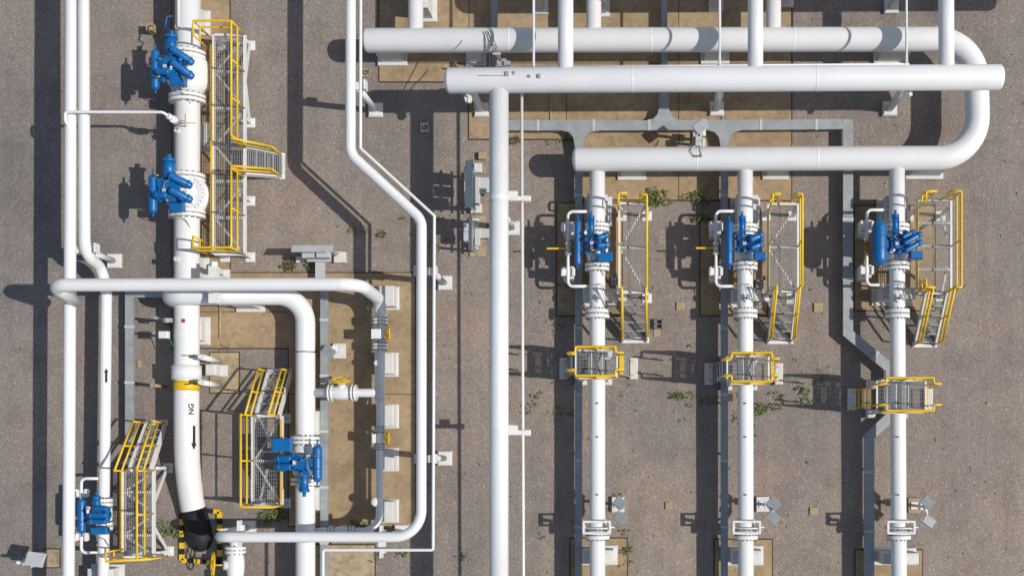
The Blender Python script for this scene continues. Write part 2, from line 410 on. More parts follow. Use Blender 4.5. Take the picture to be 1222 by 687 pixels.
# thin lines near the top header
def thin(label, pts, r, bend=.1, name='conduit', mat=WHITE):
    return pipe(label, pts, r, bend=bend, seam=0, name=name, mat=mat, cat='conduit', seg=12)
thin('thin white conduit running the full height beside the long straight pipe', [P(622.6, 106, 2.35), P(625.9, 1050, 2.35)], M(1.75, 2.35))
thin('thin white tube from the top edge to the header, left of the first crossover', [P(636.5, -300, 3.05), P(636.8, 80, 3.05)], M(1.6, 3))
thin('thin white tube from the top edge to the header, before the second crossover', [P(858.3, -300, 3.05), P(858.8, 78, 3.05)], M(1.5, 3))
thin('thin white tube from the top edge to the header, before the third crossover', [P(1081, -300, 3.05), P(1081.8, 76, 3.05)], M(1.5, 3))
thin('thin white tube lying along the back of the raised header', [P(622, 80.2, 3.0), P(1085, 76.8, 3.0)], M(1.3, 3))
hk = pipe('small white vent tube hooked over the close left pair of pipes', [P(81, 149, 2.15), P(78, 147, 2.28), P(77.6, 134, 2.3), P(84, 133.6, 2.3), P(194, 134, 2.28), P(206, 142, 2.05), Vector((P(214, 146, 1.3).x, P(214, 146, 1.3).y, 1.2))], M(1.7, 2.3), bend=.12, seam=0, name='vent_tube', seg=14)
m = MB(); m.cyl(P(200, 138, 2.18), P(204.5, 141, 2.08), .085, 14); m.cyl(P(206, 142, 2.05), P(210, 144.5, 1.75), .10, 14); m.build('fitting', WHITE2, hk) if False else None
fm = m
tag(fm.build('vent_valve', WHITE2), 'little white valve fitting at the end of the hooked vent tube', 'valve')
m = MB(); a = P(220.5, 147.3, 1.62)
m.tube([P(221, 136, 1.72), P(221, 152, 1.72)], .012, 6); m.tube([P(213, 147, 1.66), P(233.5, 147, 1.66)], .012, 6); m.tube([P(215.5, 144, 1.66), P(221, 144, 1.68), P(221, 151, 1.68), P(215.5, 151, 1.66)], .012, 6); m.cyl(P(218, 147, 1.2), P(218, 147, 1.66), .02, 6)
tag(m.build('cross_wrench', ORANGE), 'small orange cross handle on top of the thick NG pipe', 'wrench')
for q, (x, y, lab) in enumerate(((216, 34, 'small white stub fitting near the top of the thick pipe'), (215, 157, 'small white stub fitting below the orange cross handle'), (214.5, 310, 'small white stub fitting above the raised crossing pipe'))):
    m = MB(); b0 = P(x, y, 1.1); m.cyl(b0, b0 + Vector((-.03, 0, .14)), .055, 14); m.cyl(b0 + Vector((-.03, 0, .14)), b0 + Vector((-.04, 0, .18)), .075, 14)
    tag(m.build('stub_fitting', WHITE2), lab, 'fitting')
thin('thin white tube running up the left shoulder of the thick pipe at the top', [P(211.6, -300, 1.32), P(213.2, 33, 1.32)], M(1.9, 1.3))
# loose flanges on the three valve lines
for (o, z), (xa, xb, _, w) in zip(RP, RUNS):
    x = lambda y: xa + (xb - xa) * (y - 272) / 498
    flange(o, P(x(374.5), 374.5, z), (0, 1, 0), M(14.6, z), M(10.5, z), nb=20)
    flange(o, P(x(638), 637.5, z), (0, 1, 0), M(14.4, z), M(10.5, z), nb=18)
    c = P(x(628), 628, z)
    m = MB(); m.cyl(c + Vector((0, M(9), 0)), c - Vector((0, M(6), 0)), M(10.6, z), 36); m.build('hub', WHITE, o)
    m = MB(); zt = z + .36
    for dy in (-.16, .16): m.beam(c + Vector((-M(16), dy, .36)), c + Vector((M(16), dy, .36)), .055, .10)
    for dx in (-M(15), M(15)): m.beam(c + Vector((dx, -.13, .36)), c + Vector((dx, .13, .36)), .06, .10)
    m.cyl(c + Vector((-M(13.5), -.03, .37)), c + Vector((M(13.5), -.03, .37)), .022, 8)
    m.cyl(c + Vector((-M(15), 0, .05)), c + Vector((-M(15), 0, .36)), .05, 8); m.cyl(c + Vector((M(15), 0, .05)), c + Vector((M(15), 0, .36)), .05, 8)
    m.cyl(c + Vector((M(15), 0, .3)), c + Vector((M(20), 0, .3)), .02, 8)
    m.build('clamp_frame', WHITE2, o)
for (o, z), (xa, xb, _, w) in zip(RP, RUNS):
    x = lambda y: xa + (xb - xa) * (y - 272) / 498
    for y in (481, 521, 590):
        m = MB(); p = P(x(y), y, z + .225); m.cyl(p - Vector((0, 0, .01)), p + Vector((0, 0, .035)), .025, 8); m.build('test_point', BOLT, o)
    m = MB(); p = P(x(356) + 3, 356, z + .2); m.cyl(p, p + Vector((0, 0, .16)), .035, 10); m.box(p + Vector((0, .02, .2)), (.10, .14, .08), .2, .01); m.cyl(p + Vector((0, 0, .2)), p + Vector((.12, -.12, .24)), .02, 8); m.build('pressure_tap', GREY, o)
    m = MB(); m.tube(fillet([p + Vector((0, .05, .22)), p + Vector((-.12, .35, .14)), p + Vector((.06, .42, .1)), p + Vector((.22, -.1, -.05)), p + Vector((.24, -.35, -.2))], .1, 5), .011, 6); m.build('impulse_tubing', BOLT, o)
for k, (px, py, lab) in enumerate(((734, 336, 'slim dark gauge pole between the first valve line and its walkway'), (906, 339, 'slim dark gauge pole between the middle valve line and its walkway'), (1092, 350, 'slim dark gauge pole between the third valve line and its walkway stairs'))):
    t = thing('gauge_pole', lab, 'gauge', P(px, py)); c = P(px, py)
    m = MB(); m.box(c + Vector((0, 0, .06)), (.24, .24, .12), None, .01); m.cyl(c, c + Vector((0, 0, 1.25)), .03, 8); m.build('pole', GREY, t)
    m = MB(); m.cyl(c + Vector((0, -.05, 1.2)), c + Vector((0, .05, 1.2)), .08, 16); m.build('gauge_head', BOLT, t)
    m = MB(); m.box(c + Vector((.02, .06, .8)), (.12, .1, .2), None, .01); m.build('manifold', GALV, t)
# NG collar, band, lettering
def band(x, y0, y1, z, r, name, mat, label, cat):
    m = MB(); m.cyl(P(x, y0, z), P(x, y1, z), r, 40); return tag(m.build(name, mat), label, cat)
m = MB(); m.cyl(P(222.6, 436, .87), P(222.6, 453, .87), M(17.2, .87), 40); m.build('collar', WHITE, ng)
m = MB(); m.cyl(P(222.6, 454.5, .87), P(222.5, 466.3, .87), M(14.6, .87) + .006, 40); m.build('yellow_band', YELLOW, ng)
def wrap(verts, faces, ax0, r, a0, name, parent, z):
    """verts (u along the pipe northwards, v around it)"""
    vs = []
    for u, v in verts:
        a = a0 + v / r
        vs.append(Vector((ax0.x + r * math.sin(a), ax0.y + u, z + r * math.cos(a))))
    m = MB(); m.v = vs; m.f = faces; m.sm = [True] * len(faces)
    o = m.build(name, DARK, parent)
    return o
def text_geo(txt, size):
    cu = bpy.data.curves.new('lettering', 'FONT'); cu.body = txt; cu.size = size; cu.resolution_u = 3; cu.offset = size * .035
    ob = bpy.data.objects.new('lettering_tmp', cu); COL.objects.link(ob)
    dg = bpy.context.evaluated_depsgraph_get(); me = ob.evaluated_get(dg).to_mesh()
    v = [(p.co.x, p.co.y) for p in me.vertices]; f = [tuple(p.vertices) for p in me.polygons]
    ob.evaluated_get(dg).to_mesh_clear(); bpy.data.objects.remove(ob); bpy.data.curves.remove(cu)
    return v, f
v, f = text_geo('NG', .21)
rr = M(14.6, .87) + .010
wrap([(x, -y) for x, y in v], f, P(222.4, 495, .87), rr, .92, 'lettering', ng, .87)
wrap([(0, -.018), (.16, -.018), (.16, .018), (0, .018)][:0] or [(u, w) for u in (.10, .62) for w in (-.038, .038)] + [(.12, -.08), (.12, .08), (-.05, 0)], [(0, 1, 3, 2), (4, 6, 5)], P(222.5, 534, .87), rr + .012, .95, 'flow_arrow', ng, .87)
arrow_r = M(6.5, .92) + .008
m = MB(); ax = P(126.8, 448, .92)
for (u0, u1, w) in ((-.20, .12, .022),):
    pass
o125 = [o for o in COL.objects if o.get('label', '').startswith('white pipe of the close left pair')][0]
wrap([(u, w) for u in (-.20, .14) for w in (-.03, .03)] + [(.08, -.06), (.08, .06), (.20, 0)], [(0, 1, 3, 2), (4, 6, 5)], ax, arrow_r, .42, 'flow_arrow', o125, .92)

# ------------------------------------------------------------------ plinths and posts
def plinth(px, py, w, l, zt, label, pad=True):
    """painted concrete block, PX PY its middle on the ground, W L in picture units"""
    c = P(px, py); m = MB()
    m.box(c + Vector((0, 0, zt / 2)), (M(w), M(l), zt), None, .018)
    if pad: m.box(c + Vector((0, 0, .06)), (M(w) + .22, M(l) + .18, .12), None, .015)
    m.box(c + Vector((0, 0, zt + .012)), (M(w) * .8, M(l) * .7, .024))
    return tag(m.build('pipe_plinth', PLINTH), label, 'plinth', 'concrete plinths under the pipes')
for x, y, w, l, zt, lab in (
    (236.5, 29, 22, 22, .52, 'plinth under the thick NG pipe at the very top of the photo'),
    (236, 164, 20, 26, .52, 'plinth under the thick NG pipe between its two blue valves'),
    (235, 322, 22, 24, .52, 'plinth under the thick NG pipe just above the raised crossing pipe'),
    (235.5, 395, 24, 26, .52, 'plinth under the thick NG pipe on the tan slab above the collar'),
    (300, 358, 25, 22, .9, 'plinth under the bend of the big pipe below the crossing pipe'),
    (374, 505, 24, 28, .6, 'plinth under the big pipe above the lower blue valve'),
    (374, 594, 24, 27, .6, 'plinth under the big pipe below the lower blue valve'),
    (469, 66, 26, 20, .93, 'plinth under the left end of the top header'),
    (569, 66, 16, 20, .93, 'plinth under the top header beside the instrument tubing'),
    (853, 64, 25, 20, .93, 'plinth under the top header left of the second crossover'),
    (1063, 64, 33, 22, .93, 'plinth under the top header near the third crossover'),
    (754, 203, 25, 18, .95, 'plinth under the lower header right of the first valve line'),
    (925, 203, 22, 17, .95, 'plinth under the lower header right of the second valve line'),
    (1102, 202, 36, 18, .95, 'plinth under the lower header right of the third valve line'),
    (714.5, 355.5, 35, 14, .82, 'plinth under the first valve line, above its lone flange'),
    (888, 356.5, 34, 14, .88, 'plinth under the second valve line, above its lone flange'),
    (1064, 355, 40, 13, .96, 'plinth under the third valve line, above its lone flange'),
    (714, 253, 24, 28, .82, 'plinth under the first valve line just below the header'),
    (889, 255, 26, 30, .88, 'plinth under the second valve line just below the header'),
    (1063, 255, 26, 26, .96, 'plinth under the third valve line just below the header'),
    (714.5, 661.5, 36, 16, .82, 'plinth under the first valve line at the bottom edge'),
    (888.5, 662, 35, 16, .88, 'plinth under the second valve line at the bottom edge'),
    (1067, 663, 42, 13, .96, 'plinth under the third valve line at the bottom edge'),
    (511, 8, 13, 32, 1.0, 'plinth right of the short branch at the top left of the header'),
    (719, 6, 8, 24, 1.0, 'plinth right of the short branch beside the first crossover'),
    (937, -1, 10, 14, 1.0, 'plinth right of the short branch beside the second crossover'),
    (130, 684, 30, 16, .6, 'plinth at the bottom edge under the arrow-marked pipe')):
    plinth(x, y, w, l, zt, 'white concrete ' + lab)
for x, y, l, lab in ((465, 356, 24, 'topmost of the row'), (464, 435, 25, 'beside its upper valve'), (464.5, 496.5, 25, 'between its two valves'), (464.5, 548, 24, 'just under its lower valve'), (464.5, 609, 24, 'lowest of the row')):
    c = P(x, y); m = MB(); m.box(c + Vector((0, 0, .3)), (M(20), M(l), .6), None, .02); m.box(c + Vector((0, 0, .05)), (M(24), M(l + 4), .1), None, .015)
    tag(m.build('pipe_plinth', PLINTH), 'square white block right of the shaded pipe, ' + lab, 'plinth', 'white blocks along the shaded pipe')
def post(px, py, zt, label, r=.085, arm=None, pad=17, zpad=.14, saddle=None, cap=.3):
    c = P(px, py); t = thing('pipe_support', label, 'pipe support', c, 'post supports of raised pipes')
    m = MB(); m.box(c + Vector((0, 0, zpad / 2)), (M(pad), M(pad), zpad), None, .02); m.build('base_block', PLINTH, t)
    m = MB(); m.cyl(c + Vector((0, 0, zpad)), c + Vector((0, 0, zt)), r, 18); m.box(c + Vector((0, 0, zpad + .012)), (.34, .34, .024)); m.build('post', WHITE2, t)
    for sx in (-1, 1):
        for sy in (-1, 1):
            pass
    if arm:
        m = MB(); a, b = arm
        m.beam(Vector((a[0], a[1], zt)), Vector((b[0], b[1], zt)), .2, .12)
        for e in (a, b): m.box((e[0], e[1], zt + .08), (.05, .26, .30))
        m.build('cross_arm', WHITE2, t)
    else:
        m = MB(); m.box(c + Vector((0, 0, zt)), (cap, .40, .03)); m.build('saddle_plate', WHITE2, t)
    return t
a = P(418, 100, 2.55)
post(449, 132.5, 2.28, 'slanting-looking white post on a block, left of the raised header end', arm=((P(416, 103, 2.3).x, P(0, 103, 2.3).y), (P(437, 103, 2.3).x, P(0, 103, 2.3).y)))
post(575, 132, 2.58, 'white post under the raised header, beside the long straight pipe', .10)
post(855, 131, 2.58, 'white post under the middle of the raised header, ringed by a stain', .11)
post(1061, 131, 2.58, 'white post under the right part of the raised header on gravel', .11)
post(646, 10, 2.6, 'white post at the top edge left of the first crossover', .11)
post(854, 7, 2.6, 'white post at the top edge left of the second crossover', .11)
post(1063, 9, 2.6, 'white post at the top edge left of the third crossover', .11)
post(138, 312, 1.8, 'white post on a block right of the close left pair', arm=((P(92, 297, 1.8).x, P(0, 297, 1.8).y), (P(117, 297, 1.8).x, P(0, 297, 1.8).y)))
post(531.5, 338, 2.3, 'white post on a block right of the jogged pipe, upper of two', arm=((P(497, 324, 2.3).x, P(0, 324, 2.3).y), (P(521, 324, 2.3).x, P(0, 324, 2.3).y)))
post(531.5, 546.5, 2.3, 'white post on a block right of the jogged pipe, lower of two', arm=((P(497, 547, 2.3).x, P(0, 547, 2.3).y), (P(521, 547, 2.3).x, P(0, 547, 2.3).y)))
post(480, 634, 2.3, 'white post behind the bottom corner of the jogged pipe', arm=((P(456, 634, 2.3).x, P(0, 632, 2.3).y), (P(456, 634, 2.3).x, P(0, 659, 2.3).y)))
post(298, 629, 2.3, 'white post behind the left end of the bottom pipe', arm=((P(287, 629, 2.3).x, P(0, 626, 2.3).y), (P(287, 629, 2.3).x, P(0, 646, 2.3).y)))
post(612, 273, 2.5, 'white post half hidden by the long straight pipe, below its conduit clamp', arm=((P(600, 273, 2.5).x, P(0, 261, 2.5).y), (P(600, 273, 2.5).x, P(0, 265, 2.5).y)))
# goal-post support of the raised crossing pipe
t = thing('pipe_portal', 'white goal post frame straddling the crossing pipes beside the NG pipe', 'pipe support', P(268, 342))
for y in (327, 360):
    m = MB(); m.box(P(268, y, .09), (M(12), M(11), .18), None, .02); m.build('base_block', PLINTH, t)
for y in (327, 360):
    m = MB(); c = P(268, y); e = Vector((P(257, 0, 1.75).x, c.y, 1.80)); m.beam(c + Vector((0, 0, .15)), c + Vector((0, 0, 1.3)), .15, .15); m.beam(c + Vector((0, 0, 1.22)), e, .15, .15); m.build('post', WHITE2, t)
m = MB(); m.beam(Vector((P(255.5, 0, 1.95).x, P(0, 318, 1.95).y, 1.95)), Vector((P(255.5, 0, 1.95).x, P(0, 362, 1.95).y, 1.95)), .24, .22)
m.cyl(Vector((P(255.5, 0, 1.95).x, P(0, 340, 3.2).y, 1.95)), Vector((P(255.5, 0, 1.95).x, P(0, 340, 3.2).y, 3.25)), .08, 14); m.build('cross_arm', WHITE2, t)
# conduit brackets on the long straight pipe
for y, lab in ((237, 'upper white clamp bracket holding the conduit to the long straight pipe'), (516, 'lower white clamp bracket holding the conduit to the long straight pipe')):
    m = MB(); a, b = P(596, y, 2.5), P(632, y, 2.5)
    m.beam(a, b, .12, .06); m.box(P(612, y - 4, 2.55), (.27, .22, .05)); m.box(P(628, y, 2.45), (.25, .16, .05), None, .01)
    c = P(595.5, y, 2.92); m.tube([c + Vector((0, .06, 0)), c + Vector((0, -.06, 0))], M(11.4, 2.92) + .012, 36, False)
    tag(m.build('conduit_bracket', WHITE2), lab, 'bracket')

m = MB(); m.cyl(P(364.5, 419.6, .875), P(364.5, 420.8, .875), M(11.4, .875) + .008, 40); m.build('strap', DARK, p365)
for x, y, w, lab in ((558.5, 117, 8, 'small white clip hanging at the lower edge of the raised header, left end'), (1083.5, 109, 6, 'small white clip hanging at the lower edge of the raised header, right part')):
    m = MB(); p = P(x, y, 2.6); m.box(p, (M(w), M(8), .12), .3, .01); m.cyl(p + Vector((0, 0, .05)), p + Vector((0, .12, .3)), .04, 8); m.box(p + Vector((.05, -.1, .05)), (.1, .1, .1), None, .01)
    tag(m.build('pipe_clip', WHITE2), lab, 'clip')
for x, y, r_, lab in ((449.5, 432.8, .085, 'small white knob on the shaded pipe beside the second white block'), (448, 598.5, .13, 'round white cap on the left of the shaded pipe near its bend')):
    m = MB(); p = P(x, y, 1.0); m.tube([p - Vector((0, 0, .12)), p], r_, 20, True, (0, .5)); tag(m.build('vent_fitting', WHITE), lab, 'fitting')
# ------------------------------------------------------------------ cable trays
def ribbon(pts, w, z0, z1, mb):
    w2 = M(w / 2); q = [P(*p) for p in pts]; n = len(q); Lf, Rt = [], []
    for i in range(n):
        if i == 0: d = (q[1] - q[0]).normalized(); k = 1
        elif i == n - 1: d = (q[-1] - q[-2]).normalized(); k = 1
        else:
            a = (q[i] - q[i - 1]).normalized(); b = (q[i + 1] - q[i]).normalized(); d = (a + b).normalized(); k = 1 / max(.3, a.dot(d))
        nr = Vector((-d.y, d.x, 0)) * w2 * k
        Lf.append((q[i] + nr)[:2]); Rt.append((q[i] - nr)[:2])
    mb.prism(Lf + Rt[::-1], z0, z1)
def straps(pts, w, z, step, mb):
    for i in range(len(pts) - 1):
        a, b = P(*pts[i]), P(*pts[i + 1]); ln = (b - a).length; d = (b - a).normalized(); ang = math.atan2(d.y, d.x)
        t = step * .6
        while t < ln - .3:
            c = a + d * t; k = MB(); k.box((c.x, c.y, z - .028), (.07, M(w) + .03, .068), ang); k.build('joint_strap', PALEG, mb); t += step
def feet(pts, z, step, mb):
    for i in range(len(pts) - 1):
        a, b = P(*pts[i]), P(*pts[i + 1]); ln = (b - a).length; d = (b - a).normalized(); t = step * .5
        while t < ln:
            c = a + d * t; k = MB(); k.box((c.x, c.y, z / 2), (.06, .06, z)); k.build('foot', GREY, mb); t += step
ZT = .30
def tray(label, pts, w, poly=None, z=ZT, mat=GALV, step=1.6):
    m = MB()
    if poly: m.prism([P(*p)[:2] for p in poly], z, z + .11)
    else: ribbon(pts, w, z, z + .11, m)
    t = thing('cable_tray', label, 'cable tray', P(*pts[0]))
    m.build('tray_cover', mat, t)
    straps(pts, w, z + .115, step, t); feet(pts, z, 1.9, t)
    return t
poly = [(600, 148.3), (772, 148.3), (780, 146), (784.5, 141), (786.5, 133), (787, 120), (789, 112), (789, -60), (796, -60), (796, 112), (797.5, 120), (798, 133), (800, 141), (804, 146), (811, 148), (1003, 147), (1003, 158.5),
        (884, 159.6), (875, 162), (870, 168), (868, 180), (867.5, 1050), (859.3, 1050), (859.3, 180), (857, 168), (852, 162), (844, 159.6), (716, 160), (705, 162), (699, 168), (696, 180), (695, 1050), (687.2, 1050), (687.2, 180), (685, 168), (680, 162), (671, 160), (600, 160)]
t = tray('long galvanised cable tray with tee branches below the raised header', [(604, 154.2), (1000, 153)], 11.6, poly)
straps([(691, 190), (691, 735)], 8, ZT + .115, 1.9, t); straps([(863.4, 190), (863.4, 735)], 8, ZT + .115, 1.9, t); straps([(792.5, 130), (792.5, -60)], 7.5, ZT + .115, 1.9, t)
feet([(691, 190), (691, 735)], ZT, 1.9, t); feet([(863.4, 190), (863.4, 735)], ZT, 1.9, t)
tray('wide galvanised cable tray with an elbow and a diagonal jog by the third valve line', [(1003.2, 152.8), (1009.5, 153.2), (1009.5, 399), (1060, 441), (1060, 497), (1034.6, 521), (1034.6, 1050)], 11.8, step=1.7)
tray('pale cable tray running down between the big pipe and the tan slab edge', [(391, 344), (391, 1050)], 8.8)
tray('pale cable tray between the arrow-marked pipe and the thick NG pipe', [(205, 352), (161, 352), (161, 530)], 9.5)
tray('dark cable tray entering at the top edge, left of the first crossover', [(592, -60), (592, 100)], 7.2)

# ------------------------------------------------------------------ walkways
def rail(parent, pts, h=1.08, step=1.05, r=.033, mid=True, mat=YELLOW, name='handrail', offs=None):
    m = MB(); top = [p + Vector((0, 0, h)) for p in pts]
    m.tube(fillet(top, .07, 4), r, 8)
    if mid: m.tube(fillet([p + Vector((0, 0, h * .52)) for p in pts], .05, 3), r * .85, 8)
    for i in range(len(pts) - 1):
        a, b = pts[i], pts[i + 1]; ln = (b - a).length; k = max(1, int(round(ln / step)))
        for j in range(0 if i == 0 else 1, k + 1):
            p = a.lerp(b, j / k); m.cyl(p - Vector((0, 0, .06)), p + Vector((0, 0, h)), r * .8, 8)
    return m.build(name, mat, parent)
def grating(parent, x0, x1, y0, y1, z, pitch=.062, dep=.022, name='deck_grating', mat=DECK):
    m = MB(); x = x0 + pitch / 2
    while x < x1:
        m.box((x, (y0 + y1) / 2, z - dep / 2), (.006, y1 - y0, dep)); x += pitch
    y = y0 + .06
    while y < y1:
        m.box(((x0 + x1) / 2, y, z - .006), (x1 - x0, .007, .010)); y += .11
    return m.build(name, mat, parent)
def walkway(label, rect, z, rails, kicks, stairs, legs, braces=(), xb=True, ncross=5, frame=WHITE2, hr=1.08, diag=()):
    x0, y0, x1, y1 = rect
    a, b = P(x0, y1, z), P(x1, y0, z)
    t = thing('access_walkway', label, 'walkway', ((a.x + b.x) / 2, (a.y + b.y) / 2, 0), 'yellow railed access walkways')
    grating(t, a.x + .03, b.x - .03, a.y + .03, b.y - .03, z)
    m = MB(); zb = z - .10; w, h = .06, .14
    m.beam((a.x, a.y, zb), (a.x, b.y, zb), w, h); m.beam((b.x, a.y, zb), (b.x, b.y, zb), w, h)
    for i in range(ncross + 1):
        y = a.y + (b.y - a.y) * i / ncross; m.beam((a.x + w / 2, y, zb - .004), (b.x - w / 2, y, zb - .004), .07, h - .02)
    m.build('deck_frame', frame, t)
    if xb:
        d = MB()
        for i in range(ncross):
            ya = a.y + (b.y - a.y) * i / ncross; yb = a.y + (b.y - a.y) * (i + 1) / ncross
            if i % 2: d.beam((a.x + .05, ya + .05, zb - .09), (b.x - .05, yb - .05, zb - .09), .055, .03)
            else: d.beam((b.x - .05, ya + .05, zb - .09), (a.x + .05, yb - .05, zb - .09), .055, .03)
        d.build('deck_brace', frame, t)
    for r_ in rails: rail(t, Wp(r_, z), h=hr)
    for k in kicks:
        m = MB(); q = Wp(k, z)
        for i in range(len(q) - 1): m.beam(q[i] + Vector((0, 0, .05)), q[i + 1] + Vector((0, 0, .05)), .016, .14)
        m.build('kick_plate', YELLOW, t)
    for sp in stairs:
        A0, B0 = P(*sp['a'], z), P(*sp['b'], z); A1, B1 = P(*sp['a1']), P(*sp['b1'])
        st = MB(); st.beam(A0, A1, .05, .22); st.build('stringer', frame, t)
        st = MB(); st.beam(B0, B1, .05, .22); st.build('stringer', frame, t)
        n = sp.get('n', 5)
        for i in range(1, n + 1):
            f_ = i / (n + .6); p, q = A0.lerp(A1, f_), B0.lerp(B1, f_)
            run = (A1 - A0); run.z = 0; rl = run.length / (n + .6); run.normalize()
            tr = MB(); sd = (q - p).normalized()
            for k in range(5):
                o_ = run * (-.10 + .05 * k); tr.beam(p + o_ + sd * .03, q + o_ - sd * .03, .012, .035)
            tr.beam(p + run * .12 + sd * .03, q + run * .12 - sd * .03, .035, .04)
            tr.beam(p - run * .12 + sd * .03, q - run * .12 - sd * .03, .012, .04)
            tr.build('tread', sp.get('tmat', DECK), t)
        bs = MB(); bs.beam(A1 + (A1 - B1).normalized() * .06, B1 + (B1 - A1).normalized() * .06, .16, .07); bs.build('stair_foot', frame, t)
        for (U0, U1) in ((A0, A1), (B0, B1)):
            if sp.get('only') == 'b' and U0 is A0: continue
            rail(t, [U0, U1 + Vector((0, 0, .03))], h=1.0, step=.9, name='stair_rail')
    lm = []
    for (gx, gy) in legs:
        c = P(gx, gy); m = MB(); m.box(c + Vector((0, 0, z / 2 - .08)), (.09, .09, z - .16)); m.box(c + Vector((0, 0, .02)), (.28, .28, .04), None, .008)
        m.build('leg', frame, t); lm.append(c)
    for (i, px, py) in braces:
        m = MB(); m.beam(lm[i] + Vector((0, 0, .08)), P(px, py, z) - Vector((0, 0, .1)), .06, .06); m.build('leg_brace', frame, t)
    return t
walkway('longest yellow railed walkway, beside the two blue valves of the NG pipe', (254, 41, 291, 303), 1.0,
        [[(247, 57), (247, 41), (291, 41), (291, 173)], [(291, 211), (291, 303), (247, 303), (247, 290)]],
        [[(253, 54), (253, 298)]],
        [dict(a=(291, 176), a1=(337, 185.5), b=(291, 208), b1=(337, 211.5), n=4, tmat=GREY)],
        [(299, 55), (299, 147), (299, 240), (299, 307), (269, 307), (266, 55)], [(0, 291, 96), (1, 291, 92), (0, 270, 43), (3, 272, 301), (1, 275, 140)], ncross=6)
walkway('narrow yellow railed walkway with stairs, right of the first valve line', (739, 242, 772, 348), 1.25,
        [[(764, 242), (772, 242), (772, 348)], [(739, 250), (739, 240), (748, 240)]], [[(738, 256), (738, 348)], [(739, 240.5), (771, 240.5)]],
        [dict(a=(743, 348), a1=(743.5, 406), b=(771, 348), b1=(772, 406), n=5)],
        [(772, 258), (772, 356), (742, 258), (742, 354)], ncross=2)
walkway('wider yellow railed walkway with stairs, right of the middle valve line', (917, 243, 952.5, 347), 1.25,
        [[(944, 241), (952, 241), (952, 347)], [(917.5, 250), (917.5, 241), (926, 241)]], [[(917, 250), (917, 347)], [(918, 241.5), (952, 241.5)]],
        [dict(a=(923, 347), a1=(917, 407), b=(950, 347), b1=(944, 407), n=5)],
        [(946, 258), (944, 356), (914, 258), (912, 354)], ncross=2)
walkway('yellow railed walkway with open deck, right of the fat blue tank', (1095, 238, 1135.5, 349), 1.25,
        [[(1124, 238), (1136, 238), (1136, 349), (1128, 349)], [(1095, 249), (1095, 238), (1107, 238)], [(1095, 340), (1095, 349), (1105, 349)]], [[(1095, 250), (1095, 345)]],
        [dict(a=(1104.5, 349), a1=(1091, 411), b=(1129.5, 349), b1=(1115.5, 411), n=5)],
        [(1122, 258), (1122, 354), (1084, 258), (1083, 353)], [(0, 1131, 282), (1, 1131, 318)], ncross=4, xb=False)
walkway('yellow railed walkway with stairs going up the photo, left of the lower blue valve', (300.5, 496, 335.5, 603), 1.0,
        [[(302, 496), (302, 603), (338, 603)]], [[(336, 500), (336, 600)]],
        [dict(a=(306, 496), a1=(321, 443), b=(333, 496), b1=(348, 443), n=5)],
        [(310, 498), (311, 600), (342, 600), (342, 499)], [(0, 330, 540), (1, 318, 560)], ncross=2)
walkway('yellow railed walkway at lower left with barred stairs beside the arrow-marked pipe', (146, 561, 182, 664), 1.0,
        [[(182, 561), (182, 664)], [(146, 655), (146, 666), (199, 663)]], [[(145, 562), (145, 660)]],
        [dict(a=(154.5, 561), a1=(176, 504), b=(180, 561), b1=(198, 504), n=6)],
        [(201, 558), (202, 657), (164, 657), (164, 561)], [(0, 182, 600), (1, 182, 628)], ncross=4)
